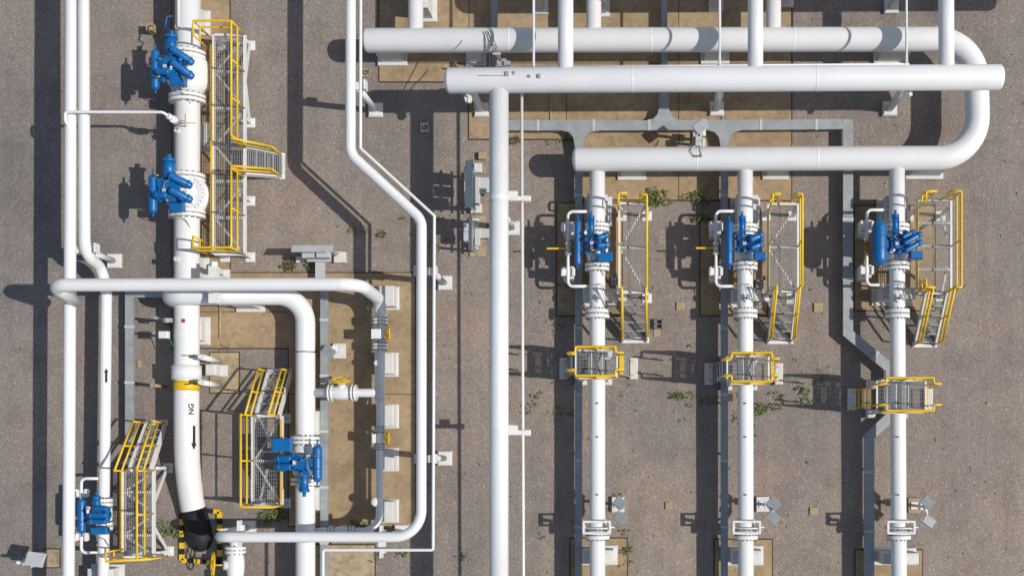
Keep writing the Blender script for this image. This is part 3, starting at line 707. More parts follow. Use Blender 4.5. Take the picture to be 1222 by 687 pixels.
# crossing platforms with a ladder at each end
def crossing(label, rect, z, pads, plate_right=True, xbr=True):
    LM = GALV if plate_right else YELLOW
    x0, y0, x1, y1 = rect; a, b = P(x0, y1, z), P(x1, y0, z)
    t = thing('crossing_platform', label, 'platform', ((a.x + b.x) / 2, (a.y + b.y) / 2, 0), 'stepover platforms across the valve lines')
    grating(t, a.x + .03, b.x - .03, a.y + .03, b.y - .03, z, pitch=.042, dep=.03)
    m = MB(); zb = z - .07
    m.beam((a.x, a.y, zb), (b.x, a.y, zb), .05, .12); m.beam((a.x, b.y, zb), (b.x, b.y, zb), .05, .12)
    for x in (a.x, a.x * .62 + b.x * .38, a.x * .36 + b.x * .64, b.x): m.beam((x, a.y + .025, zb), (x, b.y - .025, zb), .045, .10)
    m.build('deck_frame', WHITE2, t)
    if xbr:
        m = MB(); xa, xb_ = a.x * .62 + b.x * .38, a.x * .36 + b.x * .64
        m.beam((xa, a.y, zb - .06), (xb_, b.y, zb - .06), .05, .02); m.beam((xb_, a.y, zb - .083), (xa, b.y, zb - .083), .05, .02); m.build('deck_brace', GALV, t)
    e = .18; k = .16
    for y, s_ in ((b.y, -1), (a.y, 1)):
        top = [Vector((a.x - e, y + s_ * k, z)), Vector((a.x + .05, y + s_ * k, z)), Vector((a.x + .05, y, z)), Vector((b.x - .02, y, z)), Vector((b.x - .02, y + s_ * k, z)), Vector((b.x + e, y + s_ * k, z))]
        m = MB(); h = 1.05
        m.tube(fillet([p + Vector((0, 0, h)) for p in top], .05, 4), .031, 8); m.tube([p + Vector((0, 0, .55)) for p in top[2:4]], .026, 8)
        for p in (top[2], (top[2] + top[3]) / 2, top[3]): m.cyl(p - Vector((0, 0, .1)), p + Vector((0, 0, h)), .025, 8)
        for p in (top[0], top[5]): m.tube([p + Vector((0, 0, h)), p + Vector((0, 0, .1))], .022, 8)
        m.tube([top[0] + Vector((0, 0, .55)), top[1] + Vector((0, 0, .55))], .02, 8); m.tube([top[4] + Vector((0, 0, .55)), top[5] + Vector((0, 0, .55))], .02, 8)
        m.build('handrail', YELLOW, t)
        m = MB(); m.beam((a.x + .1, y - s_ * .035, z + .06), (b.x - .1, y - s_ * .035, z + .06), .012, .12); m.build('kick_plate', YELLOW, t)
    cy = (a.y + b.y) / 2
    for sx, x in ((-1, a.x), (1, b.x)):
        hw = .26; xb2 = x + sx * .34
        for q in (-hw, hw):
            m = MB(); m.beam((x + sx * .06, cy + q, z), (xb2, cy + q, .12), .025, .045); m.build('ladder_stile', LM, t)
        if plate_right and sx > 0:
            m = MB(); m.hexa([(x + .05, cy - .3, z - .01), (x + .17, cy - .24, z - .5), (x + .17, cy + .34, z - .5), (x + .05, cy + .34, z - .01), (x + .06, cy - .3, z), (x + .18, cy - .24, z - .49), (x + .18, cy + .34, z - .49), (x + .06, cy + .34, z)]); m.build('apron_plate', YELLOW, t)
        n = 5
        for i in range(1, n):
            f_ = i / n; xx = x + sx * (.06 + .28 * (1 - f_)); m = MB(); m.box((xx, cy, z * f_), (.04, hw * 2 - .03, .025)); m.build('rung', LM, t)
        m = MB(); m.box((xb2 + sx * .10, cy, .07), (.24, .62, .14), None, .02); m.build('landing_block', PLINTH, t)
        for q in (-.2, .2):
            m = MB(); m.box((xb2 + sx * .06, cy + q, .145), (.08, .08, .012)); m.build('foot_plate', YELLOW, t)
    for sx, x in ((-1, a.x + .1), (1, b.x - .32)):
        for y in (a.y + .02, b.y - .02):
            m = MB(); m.box((x, y, (z - .13) / 2), (.07, .07, z - .13)); m.build('leg', WHITE2, t)
            m = MB(); m.box((x, y, .10), (.26, .24, .20), None, .02); m.build('base_block', PLINTH, t)
            m = MB(); m.beam((x, y, .55), (x + (.5 if sx < 0 else -.5), y, z - .12), .04, .04); m.build('leg_brace', WHITE2, t)
    return t
crossing('stepover platform with X-braced deck across the first valve line', (687, 417.5, 736.5, 451), 1.7, None)
crossing('stepover platform with X-braced deck across the middle valve line', (868, 424.5, 917.5, 457.5), 1.7, None)
crossing('stepover platform with plain square grating across the valve line nearest the right', (1047, 453.5, 1105, 491.5), 1.75, None, False, xbr=False)

# ------------------------------------------------------------------ actuated valves
rnd = random.Random(21)
def tankmesh(a, b, r, stud=.16):
    m = MB(); m.tube([a, b], r, 24, True, (.9, .9)); d = (b - a).normalized()
    m.cyl(b + d * r * .85, b + d * (r * .85 + stud), .026, 8); m.cyl(a - d * r * .85, a - d * (r * .85 + stud * .6), .026, 8)
    for f_ in (.3, .7):
        c = a.lerp(b, f_); m.cyl(c - d * .02, c + d * .02, r + .008, 24)
    return m
def act_valve(label, cx, yf1, yf2, zp, rp, rf, tank, cyl, body, balls, box, za, parent_group='valves with blue actuators', pz=.28):
    """valve body and flanges on a vertical pipe; blue actuator on top. all picture units; za height of the actuator"""
    c = P(cx, (yf1 + yf2) / 2, zp); t = thing('actuated_valve', label, 'valve', (c.x, c.y, 0), parent_group)
    a, b = P(cx, yf1, zp), P(cx, yf2, zp)
    n = 11; prof = [0, .35, .7, .92, 1, 1, 1, .92, .7, .35, 0]
    m = MB(); m.tube([a.lerp(b, i / (n - 1)) for i in range(n)], [M(rp * (1.0 + .38 * prof[i]), zp) for i in range(n)], 32)
    m.cyl(c, c + Vector((0, 0, za - zp - .15)), M(rp) * .62, 20); m.build('valve_body', WHITE, t)
    for p in (a, b): flange(t, p, (0, 1, 0), M(rf, zp), M(9, zp), nb=18)
    (tx, ty0, ty1, tr) = tank
    tm = tankmesh(P(tx, ty1 - tr, za), P(tx, ty0 + tr, za), M(tr, za)); tm.build('gas_tank', BLUE, t)
    (qx, qy0, qy1, qr) = cyl; sgn = 1 if qy0 < qy1 else -1
    m = MB(); e0, e1 = P(qx, qy0, za + .1), P(qx, qy1, za + .1); m.cyl(e0, e1, M(qr, za), 20); d = (e0 - e1).normalized()
    m.cyl(e0 - d * .0, e0 - d * .09, M(qr) * 1.18, 20); m.cyl(e1 + d * .12, e1 + d * .18, M(qr) * 1.18, 20); m.cyl(e0, e0 + d * .12, M(qr) * .4, 10)
    for s_ in (-1, 1): m.cyl(e0 + Vector((s_ * M(qr * .95), 0, .05)), e1 + Vector((s_ * M(qr * .95), 0, .05)), .014, 6)
    m.build('hydraulic_cylinder', BLUE, t)
    (bx0, by0, bx1, by1) = body
    bc = P((bx0 + bx1) / 2, (by0 + by1) / 2, za); bw, bh = M(bx1 - bx0, za), M(by1 - by0, za)
    m = MB()
    m.cyl(bc + Vector((0, 0, -.22)), bc + Vector((0, 0, .12)), min(bw, bh) * .46, 26); m.cyl(bc + Vector((0, 0, .12)), bc + Vector((0, 0, .17)), min(bw, bh) * .33, 22)
    m.box(bc + Vector((0, bh * .30, -.02)), (bw, bh * .30, .26), None, .03); m.box(bc + Vector((0, -bh * .30, -.05)), (bw * .92, bh * .28, .22), None, .03)
    m.box(bc + Vector((-bw * .32, 0, -.03)), (bw * .36, bh * .8, .2), None, .03)
    for k in range(8):
        q = 2 * math.pi * k / 8; m.cyl(bc + Vector((math.cos(q), math.sin(q), 0)) * min(bw, bh) * .39 + Vector((0, 0, .1)), bc + Vector((math.cos(q), math.sin(q), 0)) * min(bw, bh) * .39 + Vector((0, 0, .15)), .018, 6)
    # brackets to the tank
    tc = P(tx, (ty0 + ty1) / 2, za)
    for dy in (-.28, .28): m.beam(Vector((tc.x, bc.y + dy * bh, za - .05)), Vector((bc.x, bc.y + dy * bh, za - .05)), .06, .06)
    m.build('gear_housing', BLUE, t)
    m = MB(); m.cyl(bc + Vector((.02, 0, .17)), bc + Vector((.02, 0, .2)), .028, 10); m.build('position_indicator', RED, t)
    m = MB(); m.box(bc + Vector((-bw * .18, -bh * .03, .17)), (.10, .09, .05), None, .01); m.build('name_plate', PALEG, t)
    for (p0, p1, r_) in balls:
        m = MB(); A_, B_ = P(p0[0], p0[1], za + pz), P(p1[0], p1[1], za + (p1[2] if len(p1) > 2 else pz - .08)); m.tube([A_, B_], M(r_, za), 18, True, (.5, .6)); d = (B_ - A_).normalized()
        m.cyl(B_ - d * .10, B_ - d * .05, M(r_) * 1.15, 18); m.build('pilot_cylinder', BLUE, t)
    (x0, y0, x1, y1) = box
    m = MB(); bb = P((x0 + x1) / 2, (y0 + y1) / 2, za - .02); m.box(bb, (M(x1 - x0, za), M(y1 - y0, za), .24), None, .02); m.box(bb + Vector((0, 0, .125)), (M(x1 - x0, za) * .86, M(y1 - y0, za) * .84, .02), None, .004); m.build('control_box', BLUE, t)
    # regulators, fittings and small valves crowded round the housing
    for k in range(9):
        q = bc + Vector((rnd.uniform(-.62, .62) * bw, rnd.uniform(-.62, .62) * bh, rnd.uniform(.05, .2))); m = MB()
        kind = k % 3; mt = (BLUE, BLUE, WHITE2, BOLT, BLUE, BRASS, WHITE2, BLUE, BOLT)[k]
        if kind == 0: m.cyl(q, q + Vector((rnd.uniform(-.12, .12), rnd.uniform(-.12, .12), .12)), rnd.uniform(.03, .05), 10); m.cyl(q + Vector((0, 0, -.1)), q + Vector((0, 0, .02)), .05, 10)
        elif kind == 1: m.box(q, (rnd.uniform(.07, .14), rnd.uniform(.06, .12), .12), rnd.uniform(0, 1.5), .01)
        else: m.cyl(q + Vector((-.07, 0, 0)), q + Vector((.07, .02, 0)), .028, 8); m.cyl(q, q + Vector((0, 0, .09)), .022, 8)
        m.build('fitting', mt, t)
    for k in range(3):
        m = MB(); p0 = bc + Vector((rnd.uniform(-.5, .5) * bw, rnd.uniform(-.5, .5) * bh, .16)); p2 = bc + Vector((rnd.uniform(-.8, .8) * bw, rnd.uniform(-.9, .9) * bh, .05)); p1 = (p0 + p2) / 2 + Vector((rnd.uniform(-.15, .15), rnd.uniform(-.15, .15), .14))
        m.tube(fillet([p0, p1, p2], .12, 5), .011, 6); m.build('impulse_tubing', (BOLT, GALV, DARK)[k], t)
    # tubing from box to housing and to the valve
    m = MB(); m.tube(fillet([bb + Vector((-.05, 0, .1)), bb + Vector((-.1, -.15, .12)), Vector((c.x + .1, bb.y - .25, zp + M(rp) + .05)), Vector((c.x + .18, bb.y - .45, zp + M(rp) * .8))], .1), .011, 6)
    m.build('impulse_tubing', BOLT, t); m = MB()
    m.tube(fillet([Vector((tc.x + .1, tc.y + .2, za)), Vector((tc.x + .2, tc.y + .25, za + .1)), bc + Vector((-.1, .1, .2))], .06), .011, 6); m.build('impulse_tubing', BOLT, t)
    return t
act_valve('blue valve actuator with slim tank on the first valve line', 712.8, 272, 319, 1.14, 9.3, 14.6, (689.5, 262, 317, 3.9), (705.5, 258, 282, 3.3), (698, 279, 724, 302), [((714, 284), (724.5, 280.5), 3.6), ((714, 293), (725.5, 292), 3.9)], (713, 301.5, 731, 312.5), 1.72)
act_valve('blue valve actuator with slim tank on the middle valve line', 889.4, 273, 318, 1.19, 9.3, 14.6, (870.2, 263, 318, 4.2), (885.7, 258, 281, 3.5), (879, 279, 906, 302), [((896, 286), (909.5, 280), 3.9), ((897, 296), (910, 290.5), 3.6)], (899.5, 301, 913.5, 310.5), 1.8)
act_valve('blue valve actuator with a fat tank on the third valve line', 1070.4, 272.5, 318, 1.26, 9.4, 14.8, (1049.7, 262, 317, 9.0), (1068.5, 256, 279, 3.6), (1061, 279, 1086, 303), [((1080, 290), (1099, 279), 3.3), ((1081, 299), (1099, 288.5), 3.4), ((1078, 283), (1091, 276), 2.6)], (1085, 300, 1100.5, 309.5), 1.84)
act_valve('blue valve actuator on the big lower pipe, its square box at the left', 364.4, 525, 574, .86, 11.4, 17.0, (378.7, 530, 575, 5.6), (363.2, 587, 561, 5.0), (348, 540, 371, 563), [((347, 547), (331, 547.5), 5.0), ((347, 556.5), (331, 557), 4.6)], (325, 522.5, 348.5, 538.5), 1.55, pz=.02)
act_valve('blue valve actuator at lower left with ribbed cylinders over the arrow-marked pipe', 124.6, 599, 627, .92, 6.6, 9.6, (97.4, 594, 636.5, 4.8), (115.5, 591.5, 608, 3.8), (110, 603, 130, 625), [((126, 614.5), (106, 614.5), 3.0), ((126, 622), (106, 622), 3.0), ((127, 606.5), (113, 606.5), 3.2)], (109.5, 628.5, 129.5, 637), 1.42)
act_valve('upper blue valve actuator of the thick NG pipe, by the top of the long walkway', 224.0, 67, 119, .87, 14.7, 21.5, (185.4, 58.5, 108, 4.8), (204.5, 42, 66, 6.0), (189, 66, 221, 95), [((205, 58), (229, 75, .06), 4.5), ((206, 74.5), (229, 91.5, .06), 4.6), ((201, 86), (187, 85.5, .2), 3.6)], (204, 92.5, 222, 103.5), 1.73)
act_valve('second blue valve actuator of the thick NG pipe, beside the walkway stairs', 223.6, 213, 256, .87, 14.7, 21.5, (182.6, 208, 255, 5.0), (201.8, 189.5, 213, 6.4), (188, 212, 221, 243), [((203, 209.5), (227, 221.5, .06), 4.6), ((204, 226.5), (227, 238.5, .06), 4.8), ((198, 233), (185, 233, .2), 3.6)], (203, 243, 220, 252.5), 1.73)
# bonnet plates, shroud and fairing on the two NG valves
for (x, y, r_, lab) in ((230, 92, 17, 'bulging white valve body under the upper NG actuator'), (229, 233, 20, 'round white bonnet plate under the second NG actuator')):
    c = P(x, y, 1.0); m = MB()
    if y > 200:
        m.cyl(c + Vector((0, 0, -.5)), c + Vector((0, 0, .27)), M(r_), 40); m.cyl(c + Vector((0, 0, .27)), c + Vector((0, 0, .31)), M(r_ * .78), 36)
        for k in range(24):
            a = 2 * math.pi * k / 24; m.cyl(c + Vector((math.cos(a), math.sin(a), 0)) * M(r_ * .9) + Vector((0, 0, .27)), c + Vector((math.cos(a), math.sin(a), 0)) * M(r_ * .9) + Vector((0, 0, .32)), .022, 6)
        m.tube([P(224, y - 22, .87), P(224, y - 12, .87), P(224.5, y, .87), P(224.5, y + 12, .87), P(224, y + 20, .87)], [M(15.5), M(22), M(24.5), M(23), M(17)], 40)
    else:
        m.tube([P(224, 71, .87), P(224.3, 74, .87), P(224.8, 78, .87), P(225, 84, .87), P(225, 98, .87), P(224.8, 103, .87), P(224.3, 107, .87), P(224, 113, .87)], [M(18.5), M(21.5), M(23.6), M(24.2), M(24.2), M(23), M(19), M(17)], 44)
    tag(m.build('valve_shell', WHITE), lab, 'valve body')
# bypass loops
def bypass(label, xl, xr, ya, yb, z, clamp, handle, pads=True):
    t = thing('bypass_loop', label, 'bypass pipe', P(xl, (ya + yb) / 2), 'small bypass loops of the valves')
    m = MB(); m.tube(fillet([P(xr, ya, z), P(xl, ya, z), P(xl, yb, z), P(xr, yb, z)], .14, 6), M(1.85, z), 14); m.build('loop_pipe', WHITE, t)
    ym = (ya + yb) / 2
    m = MB(); m.cyl(P(xl, ym - 8, z), P(xl, ym - 4.5, z), .085, 12); m.cyl(P(xl, ym + 3.5, z), P(xl, ym + 7, z), .085, 12); m.cyl(P(xl, ym - 4.5, z), P(xl, ym + 3.5, z), .06, 12); m.build('ball_valve', WHITE2 if handle else BRASS, t)
    if handle:
        m = MB(); m.beam(P(handle[0], handle[2], z + .1), P(handle[1], handle[2], z + .1), .05, .02); m.build('lever', YELLOW, t)
    for y in clamp:
        c = P(xl, y, z)
        if pads:
            m = MB(); cg = Vector((c.x, c.y, 0)); m.box(cg + Vector((0, 0, (z - .1) / 2)), (.30, .36, z - .1), None, .015); m.build('support_block', PLINTH, t)
        m = MB(); m.box(c + Vector((0, 0, -.03)), (.40, .20, .09), None, .01)
        for s_ in (-1, 1): m.box(c + Vector((s_ * .15, 0, .02)), (.07, .24, .12), None, .008)
        m.build('clamp', WHITE2, t)
    return t
bypass('small bypass loop left of the first valve line with a yellow lever', 677.8, 706, 252.5, 341.5, 1.1, (271.5, 324.5), (652.5, 676, 296.5))
bypass('small bypass loop left of the middle valve line with a yellow lever', 854.3, 882, 252, 341.5, 1.12, (270.5, 324), (830.5, 853, 296))
bypass('small bypass loop around the fat blue tank, without a lever', 1034.4, 1064, 250.5, 340, 1.15, (269, 322.5), None)
bypass('small bypass loop at lower left behind the ribbed blue actuator', 97, 122, 570.5, 659, .95, (588, 640), None, False)

# ------------------------------------------------------------------ cabinets, lights, markers
def cabinet_v(label, panel, roof, boxes, pads, trayp, zt=1.45, slabp=None):
    cx, cy = (panel[0] + panel[2]) / 2, (panel[1] + panel[3]) / 2
    t = thing('junction_box_stand', label, 'junction stand', P(cx, cy), 'junction box stands')
    return t
def stand(label, x, y0, y1, horiz, zt, boxes, pads, arm, roofw=8, dark=False):
    """free standing rack of junction boxes under a small sun roof. picture units at height zt unless said"""
    mid = P(x, (y0 + y1) / 2, zt) if not horiz else P((y0 + y1) / 2, x, zt)
    t = thing('junction_box_stand', label, 'junction stand', (mid.x, mid.y, 0), 'junction box stands')
    if not horiz: e0, e1 = P(x, y0, zt), P(x, y1, zt)
    else: e0, e1 = P(y0, x, zt), P(y1, x, zt)
    d = (e1 - e0).normalized(); nrm = Vector((0, 1, 0)) if horiz else Vector((-1, 0, 0))
    m = MB(); w = M(roofw, zt)
    q = [e0 + nrm * w * .5 - d * .05 + Vector((0, 0, -.10)), e1 + nrm * w * .5 + d * .05 + Vector((0, 0, -.10)), e1 - nrm * w * .5 + d * .05 + Vector((0, 0, .04)), e0 - nrm * w * .5 - d * .05 + Vector((0, 0, .04))]
    m.hexa(q + [p + Vector((0, 0, .02)) for p in q]); m.build('sun_roof', PALEG, t)
    for p in (e0.lerp(e1, .12), e0.lerp(e1, .88)):
        m = MB(); m.box((p.x, p.y, (zt - .05) / 2), (.07, .07, zt - .05)); m.beam((p.x, p.y, zt - .35), p + nrm * w * .42 + Vector((0, 0, -.08)), .04, .04); m.build('post', GALV, t)
    m = MB()
    for h in (.45, .8, 1.15):
        if h < zt - .1: m.beam(Vector((e0.x, e0.y, h)), Vector((e1.x, e1.y, h)), .04, .05)
    m.build('frame_rail', GALV, t)
    for (f_, h, bw, bh, off, mt) in boxes:
        m = MB(); p = e0.lerp(e1, f_); c = Vector((p.x, p.y, h)) + nrm * off
        m.box(c, (bw, .16, bh) if horiz else (.16, bw, bh), None, .012); m.build('junction_box', mt, t)
    for (px, py, w_, l_) in pads:
        m = MB(); c = P(px, py); m.box(c + Vector((0, 0, .10)), (M(w_), M(l_), .20), None, .015); m.build('base_block', PLINTH, t)
    for (pa, pb, w_, h_) in arm:
        m = MB(); a, b = P(*pa), P(*pb); a.z = b.z = h_; m.beam(a, b, M(w_), .09); m.build('cable_duct', PALEG, t)
    return t
stand('tall grey junction box stand left of the long straight pipe, with a sloping roof', 559.5, 193, 245, False, 1.5, [(.2, 1.0, .34, .45, .1, GREY), (.5, .95, .3, .5, .1, PALEG), (.78, 1.05, .3, .36, .1, GREY), (.5, .5, .8, .16, -.1, PALEG)], [(571, 202, 9, 11), (569, 250, 13, 11)], [((572, 226), (592, 226), 18, .5), ((585, 234), (606, 234), 6, .8)], roofw=10)
stand('smaller grey junction box stand below the tall one by the long straight pipe', 561, 259, 296, False, 1.25, [(.25, .8, .26, .34, .16, PALEG), (.55, .75, .26, .34, .16, PALEG), (.5, .45, .5, .16, -.1, PALEG)], [(568, 267, 8, 10), (567, 294, 8, 9)], [((566, 282), (597, 282), 11, .45)], roofw=5)
stand('grey junction box stand with a flat roof above the raised crossing pipe', 296.5, 350, 395, True, 1.3, [(.3, .8, .36, .3, -.12, PALEG), (.7, .85, .36, .34, -.12, PALEG)], [(360, 311, 10, 7), (407, 308, 14, 13)], [((386, 305), (386, 340), 11, .35), ((372, 310), (400, 310), 11, .48)], roofw=9)
for args in ((570, 282, 19, 48),):
    m = MB(); m.box(P(args[0], args[1], .03), (M(args[2]), M(args[3]), .06), None, .01); struct(m.build('concrete_pad', SLAB2))
def flood(label, pad, heads, zt=1.4, padmat=PLINTH, hm=GALV, hs=1.0):
    c = P(*pad); t = thing('floodlight_post', label, 'floodlight', c, 'twin floodlight posts')
    m = MB(); m.box(c + Vector((0, 0, .07)), (M(15), M(18), .14), None, .015); m.build('base_block', padmat, t)
    m = MB(); m.box(c + Vector((0, 0, .16)), (.2, .2, .03)); m.cyl(c + Vector((0, 0, .15)), c + Vector((0, 0, zt - .1)), .045, 12)
    ps = [P(h[0], h[1], zt) for h in heads]
    m.cyl(Vector((c.x, c.y, zt - .15)), (ps[0] + ps[-1]) / 2 - Vector((0, 0, .15)), .03, 8)
    m.cyl(ps[0] - Vector((0, 0, .15)), ps[-1] - Vector((0, 0, .15)), .03, 8); m.box(c + Vector((.08, 0, .8)), (.16, .2, .26), None, .01); m.build('post', WHITE2, t)
    for (h, p) in zip(heads, ps):
        rot = Matrix.Rotation(R(h[2]), 3, 'Z') @ Matrix.Rotation(R(h[3]), 3, 'X')
        f_ = MB(); f_.box(p, (.34 * hs, .27 * hs, .07), rot, .012); fo = f_.build('lamp_housing', hm, t)
        g_ = MB(); q = p + rot @ Vector((0, 0, -.04)); g_.box(q, (.29, .22, .012), rot); g_.build('lamp_glass', DARK, t)
        y_ = MB(); y_.beam(p - Vector((0, 0, .15)), p - Vector((0, 0, .03)), .10, .03); y_.build('yoke', WHITE2, t)
    return t
flood('twin floodlight post beside the first valve line near the bottom', (737.5, 601.5), [(740, 599.5, -38, 16), (740.5, 617, -35, 18)])
flood('twin floodlight post beside the middle valve line near the bottom', (909.5, 601), [(923.5, 600.5, -42, 14), (922.5, 617, -40, 16)])
flood('twin floodlight post with a splayed pair of heads beside the third valve line', (1090, 602.5), [(1106.5, 599, -42, 14), (1108.5, 621.5, -35, -12)], padmat=TANPLATE)
flood('single grey floodlight post on a block left of the shaded pipe', (406, 419), [(392, 419, -35, 14), (394, 420, -35, 14)][:1] + [(392.5, 419.4, -35, 14)][:0], 1.2)
flood('grey floodlight over the cable tray with clutter below, above the middle valve line', (834, 168), [(836, 151, 35, 14)], 1.6, hm=GREY, hs=1.1)
flood('pale floodlight tilted over at the far left bottom by a small tan slab', (46, 667), [(42, 667, -8, -22)], 1.3, hm=PALEG, hs=1.5)
# instrument stand clutter
def cabinet_posts(label, px, py, parts):
    pass
t = thing('instrument_stand', 'dark instrument stand with thin tubing rising over the top header', 'instrument stand', P(600, 82))
m = MB(); c = P(600, 82); m.cyl(c, c + Vector((0, 0, 1.5)), .04, 10); m.box(c + Vector((0, 0, .05)), (.3, .3, .1), None, .01); m.build('post', GALV, t)
m = MB(); m.box(P(598, 76, 1.4), (.3, .22, .2), None, .01); m.box(P(605, 76, 1.5), (.18, .12, .14), None, .01); m.cyl(P(594, 78, 1.5), P(594, 72, 1.5), .05, 10); m.build('transmitter', GREY, t)
m = MB(); m.box(P(593, 64.5, 1.95), (.22, .05, .05)); m.cyl(P(588, 54, 1.75), P(590, 52, 1.85), .03, 6); m.build('tube_clip', PALEG, t)
for dx in (0, 3.4, 6):
    m = MB(); m.tube(fillet([P(578.5 + dx, 37, 1.68), P(584.5 + dx, 51, 1.72), P(592 + dx * .7, 66, 1.65), P(596 + dx * .4, 75, 1.45)], .2, 4), .014, 6); m.build('impulse_tube', BOLT, t)
for pts in ([(577.6, 40), (577.6, 87), (603, 87.5), (614, 87.5), (638, 87.5), (644, 92)], [(584.3, 62), (584.3, 84), (645, 84), (648, 90)], [(566, 83), (569, 90.5), (604, 90.5)]):
    m = MB(); zz = 2.95 + D28 + .02
    q = [P(x, y, 1.75 if y < 70 and False else (2.95 + math.sqrt(max(.001, D28 ** 2 - ((y - 96.2) * .0224) ** 2)) + .015 if y > 81 else 2.4)) for x, y in pts]
    m.tube(fillet(q, .06, 3), .015, 6); m.build('impulse_tube', BOLT, t)
for x, y, s_ in ((605, 88.5, .10), (613.5, 87.5, .07), (643.5, 91, .08), (632, 91.2, .05)):
    m = MB(); zz = 2.95 + math.sqrt(D28 ** 2 - ((y - 96.2) * .0224) ** 2); m.box(P(x, y, zz + .04), (s_, s_ * 1.3, .08), None, .006); m.build('tube_fitting', GREY, t)
t = thing('instrument_rack', 'small white instrument rack on the cable tray with a thin looped tube over the header', 'instrument stand', P(833, 172))
m = MB()
for x, y, w_, h_ in ((829.5, 165, .14, .12), (833, 161, .18, .1), (834, 166, .2, .12), (828.5, 169, .12, .16), (833, 171, .16, .2)): m.box(P(x, y, .7 + random.random() * .3), (w_, h_, .2), None, .01)
m.cyl(P(831, 174), P(831, 174) + Vector((0, 0, .9)), .04, 8); m.build('manifold', PALEG, t)
m = MB(); m.tube(fillet([P(838.2, 158, 1.4), P(838.2, 180, 1.69), P(838, 186, 1.69), P(829, 186.5, 1.69), P(825, 180, 1.69), P(824, 172, 1.3)], .08, 4), .016, 6); m.build('impulse_tube', PALEG, t)
m = MB(); m.box(P(833.5, 186.3, 1.70), (.2, .04, .05)); m.build('tube_fitting', BOLT, t)
# marker posts with wires near the collar
for y0, y1, lab in ((427, 431, 'upper slim white marker post right of the NG collar'), (457, 460, 'lower slim white marker post beside the yellow band')):
    c = P(262.5, y1); m = MB(); m.cyl(c, c + Vector((0, 0, 1.5)), .08, 16); m.cyl(c + Vector((0, 0, 1.5)), c + Vector((0, 0, 1.66)), .055, 14); m.cyl(c, c + Vector((0, 0, .03)), .12, 14)
    tag(m.build('marker_post', WHITE2), lab, 'post', 'cathodic test posts')
m = MB(); m.tube(fillet([P(191 + 10, 401, 1.1), P(204, 408, 1.05), P(207, 414, 1.1), P(209, 417, 1.2)], .15), .013, 6)
tag(m.build('hose', GREEN_HOSE), 'thin green hose from the little white box to the NG pipe', 'hose')
def jag(p0, p1, n, amp, z):
    out = []
    for i in range(n + 1):
        f_ = i / n; x = p0[0] + (p1[0] - p0[0]) * f_; y = p0[1] + (p1[1] - p0[1]) * f_ + random.uniform(-amp, amp)
        a = (x - 222.6) / 14.6; zz = .87 + M(14.6) * math.sqrt(max(0, 1 - a * a)) + .012
        out.append(P(x, y, zz))
    return out
m = MB(); m.tube(jag((214, 424), (235.5, 425.5), 12, 1.0, 1.3), .012, 5); tag(m.build('earth_wire', DARK), 'ragged black wire over the NG pipe above the collar', 'wire')
m = MB(); m.tube(jag((220, 458.5), (235.5, 457.5), 10, .9, 1.3), .012, 5); tag(m.build('earth_wire', DARK), 'ragged black wire over the yellow band', 'wire')
m = MB(); c = P(258.5, 442.5); m.box(c + Vector((0, 0, .25)), (M(13), M(13), .5), None, .02); m.box(c + Vector((M(5), 0, .05)), (M(18), M(14), .1), None, .01)
tag(m.build('collar_block', PLINTH), 'white block on the small tan slab beside the NG collar', 'plinth')
t = thing('valve_box', 'little white box on a stake left of the NG pipe with a green hose', 'box', P(201, 402))
m = MB(); c = P(201, 402); m.box(P(196, 399.5, 1.15), (.26, .20, .2), None, .015); m.build('box_body', WHITE2, t); m = MB(); m.cyl(c, Vector((c.x, c.y, 1.1)), .035, 8); m.build('stake', GALV, t)
t = thing('pressure_gauge_post', 'grey gauge post above the little white box, among dark weeds', 'gauge', P(205, 385))
m = MB(); c = P(206, 385); m.cyl(c, Vector((c.x, c.y, 1.35)), .04, 8); m.build('post', GALV, t)
m = MB(); m.box(P(200.5, 382, 1.4), (.22, .12, .16), None, .015); m.cyl(P(200, 382, 1.42), P(200, 382, 1.5), .07, 14); m.build('gauge_head', GREY, t)
m = MB(); c = P(197, 461.5); m.cyl(c, c + Vector((0, 0, .9)), .05, 10); m.cyl(c + Vector((0, 0, .9)), c + Vector((0, 0, .95)), .065, 10)
tag(m.build('stub_post', TANPLATE), 'short cream stub post left of the yellow band', 'post')
m = MB(); m.box(P(219, 382.5, 1.24), (.08, .1, .05), None, .008); tag(m.build('pipe_tag', RED), 'tiny red tag on the NG pipe above the collar', 'tag')
# striped barrier
t = thing('striped_kerb', 'low black and yellow striped kerb around the dive of the NG pipe', 'kerb', P(240, 640))
corners = [(217, 612), (217, 668), (262, 671), (262, 610), (248, 609)]
q = [P(x, y, .045) for x, y in corners]
for i in range(4):
    a, b = q[i], q[i + 1]; ln = (b - a).length; k = max(2, int(ln / .17)); m = MB(); mi = []
    for j in range(k):
        n0 = len(m.f); m.beam(a.lerp(b, j / k), a.lerp(b, (j + 1) / k), .125, .09); mi += [(j + i) % 2] * (len(m.f) - n0)
    o = m.build('striped_rail', DARK, t); o.data.materials.append(YELLOW); o.data.polygons.foreach_set('material_index', mi)
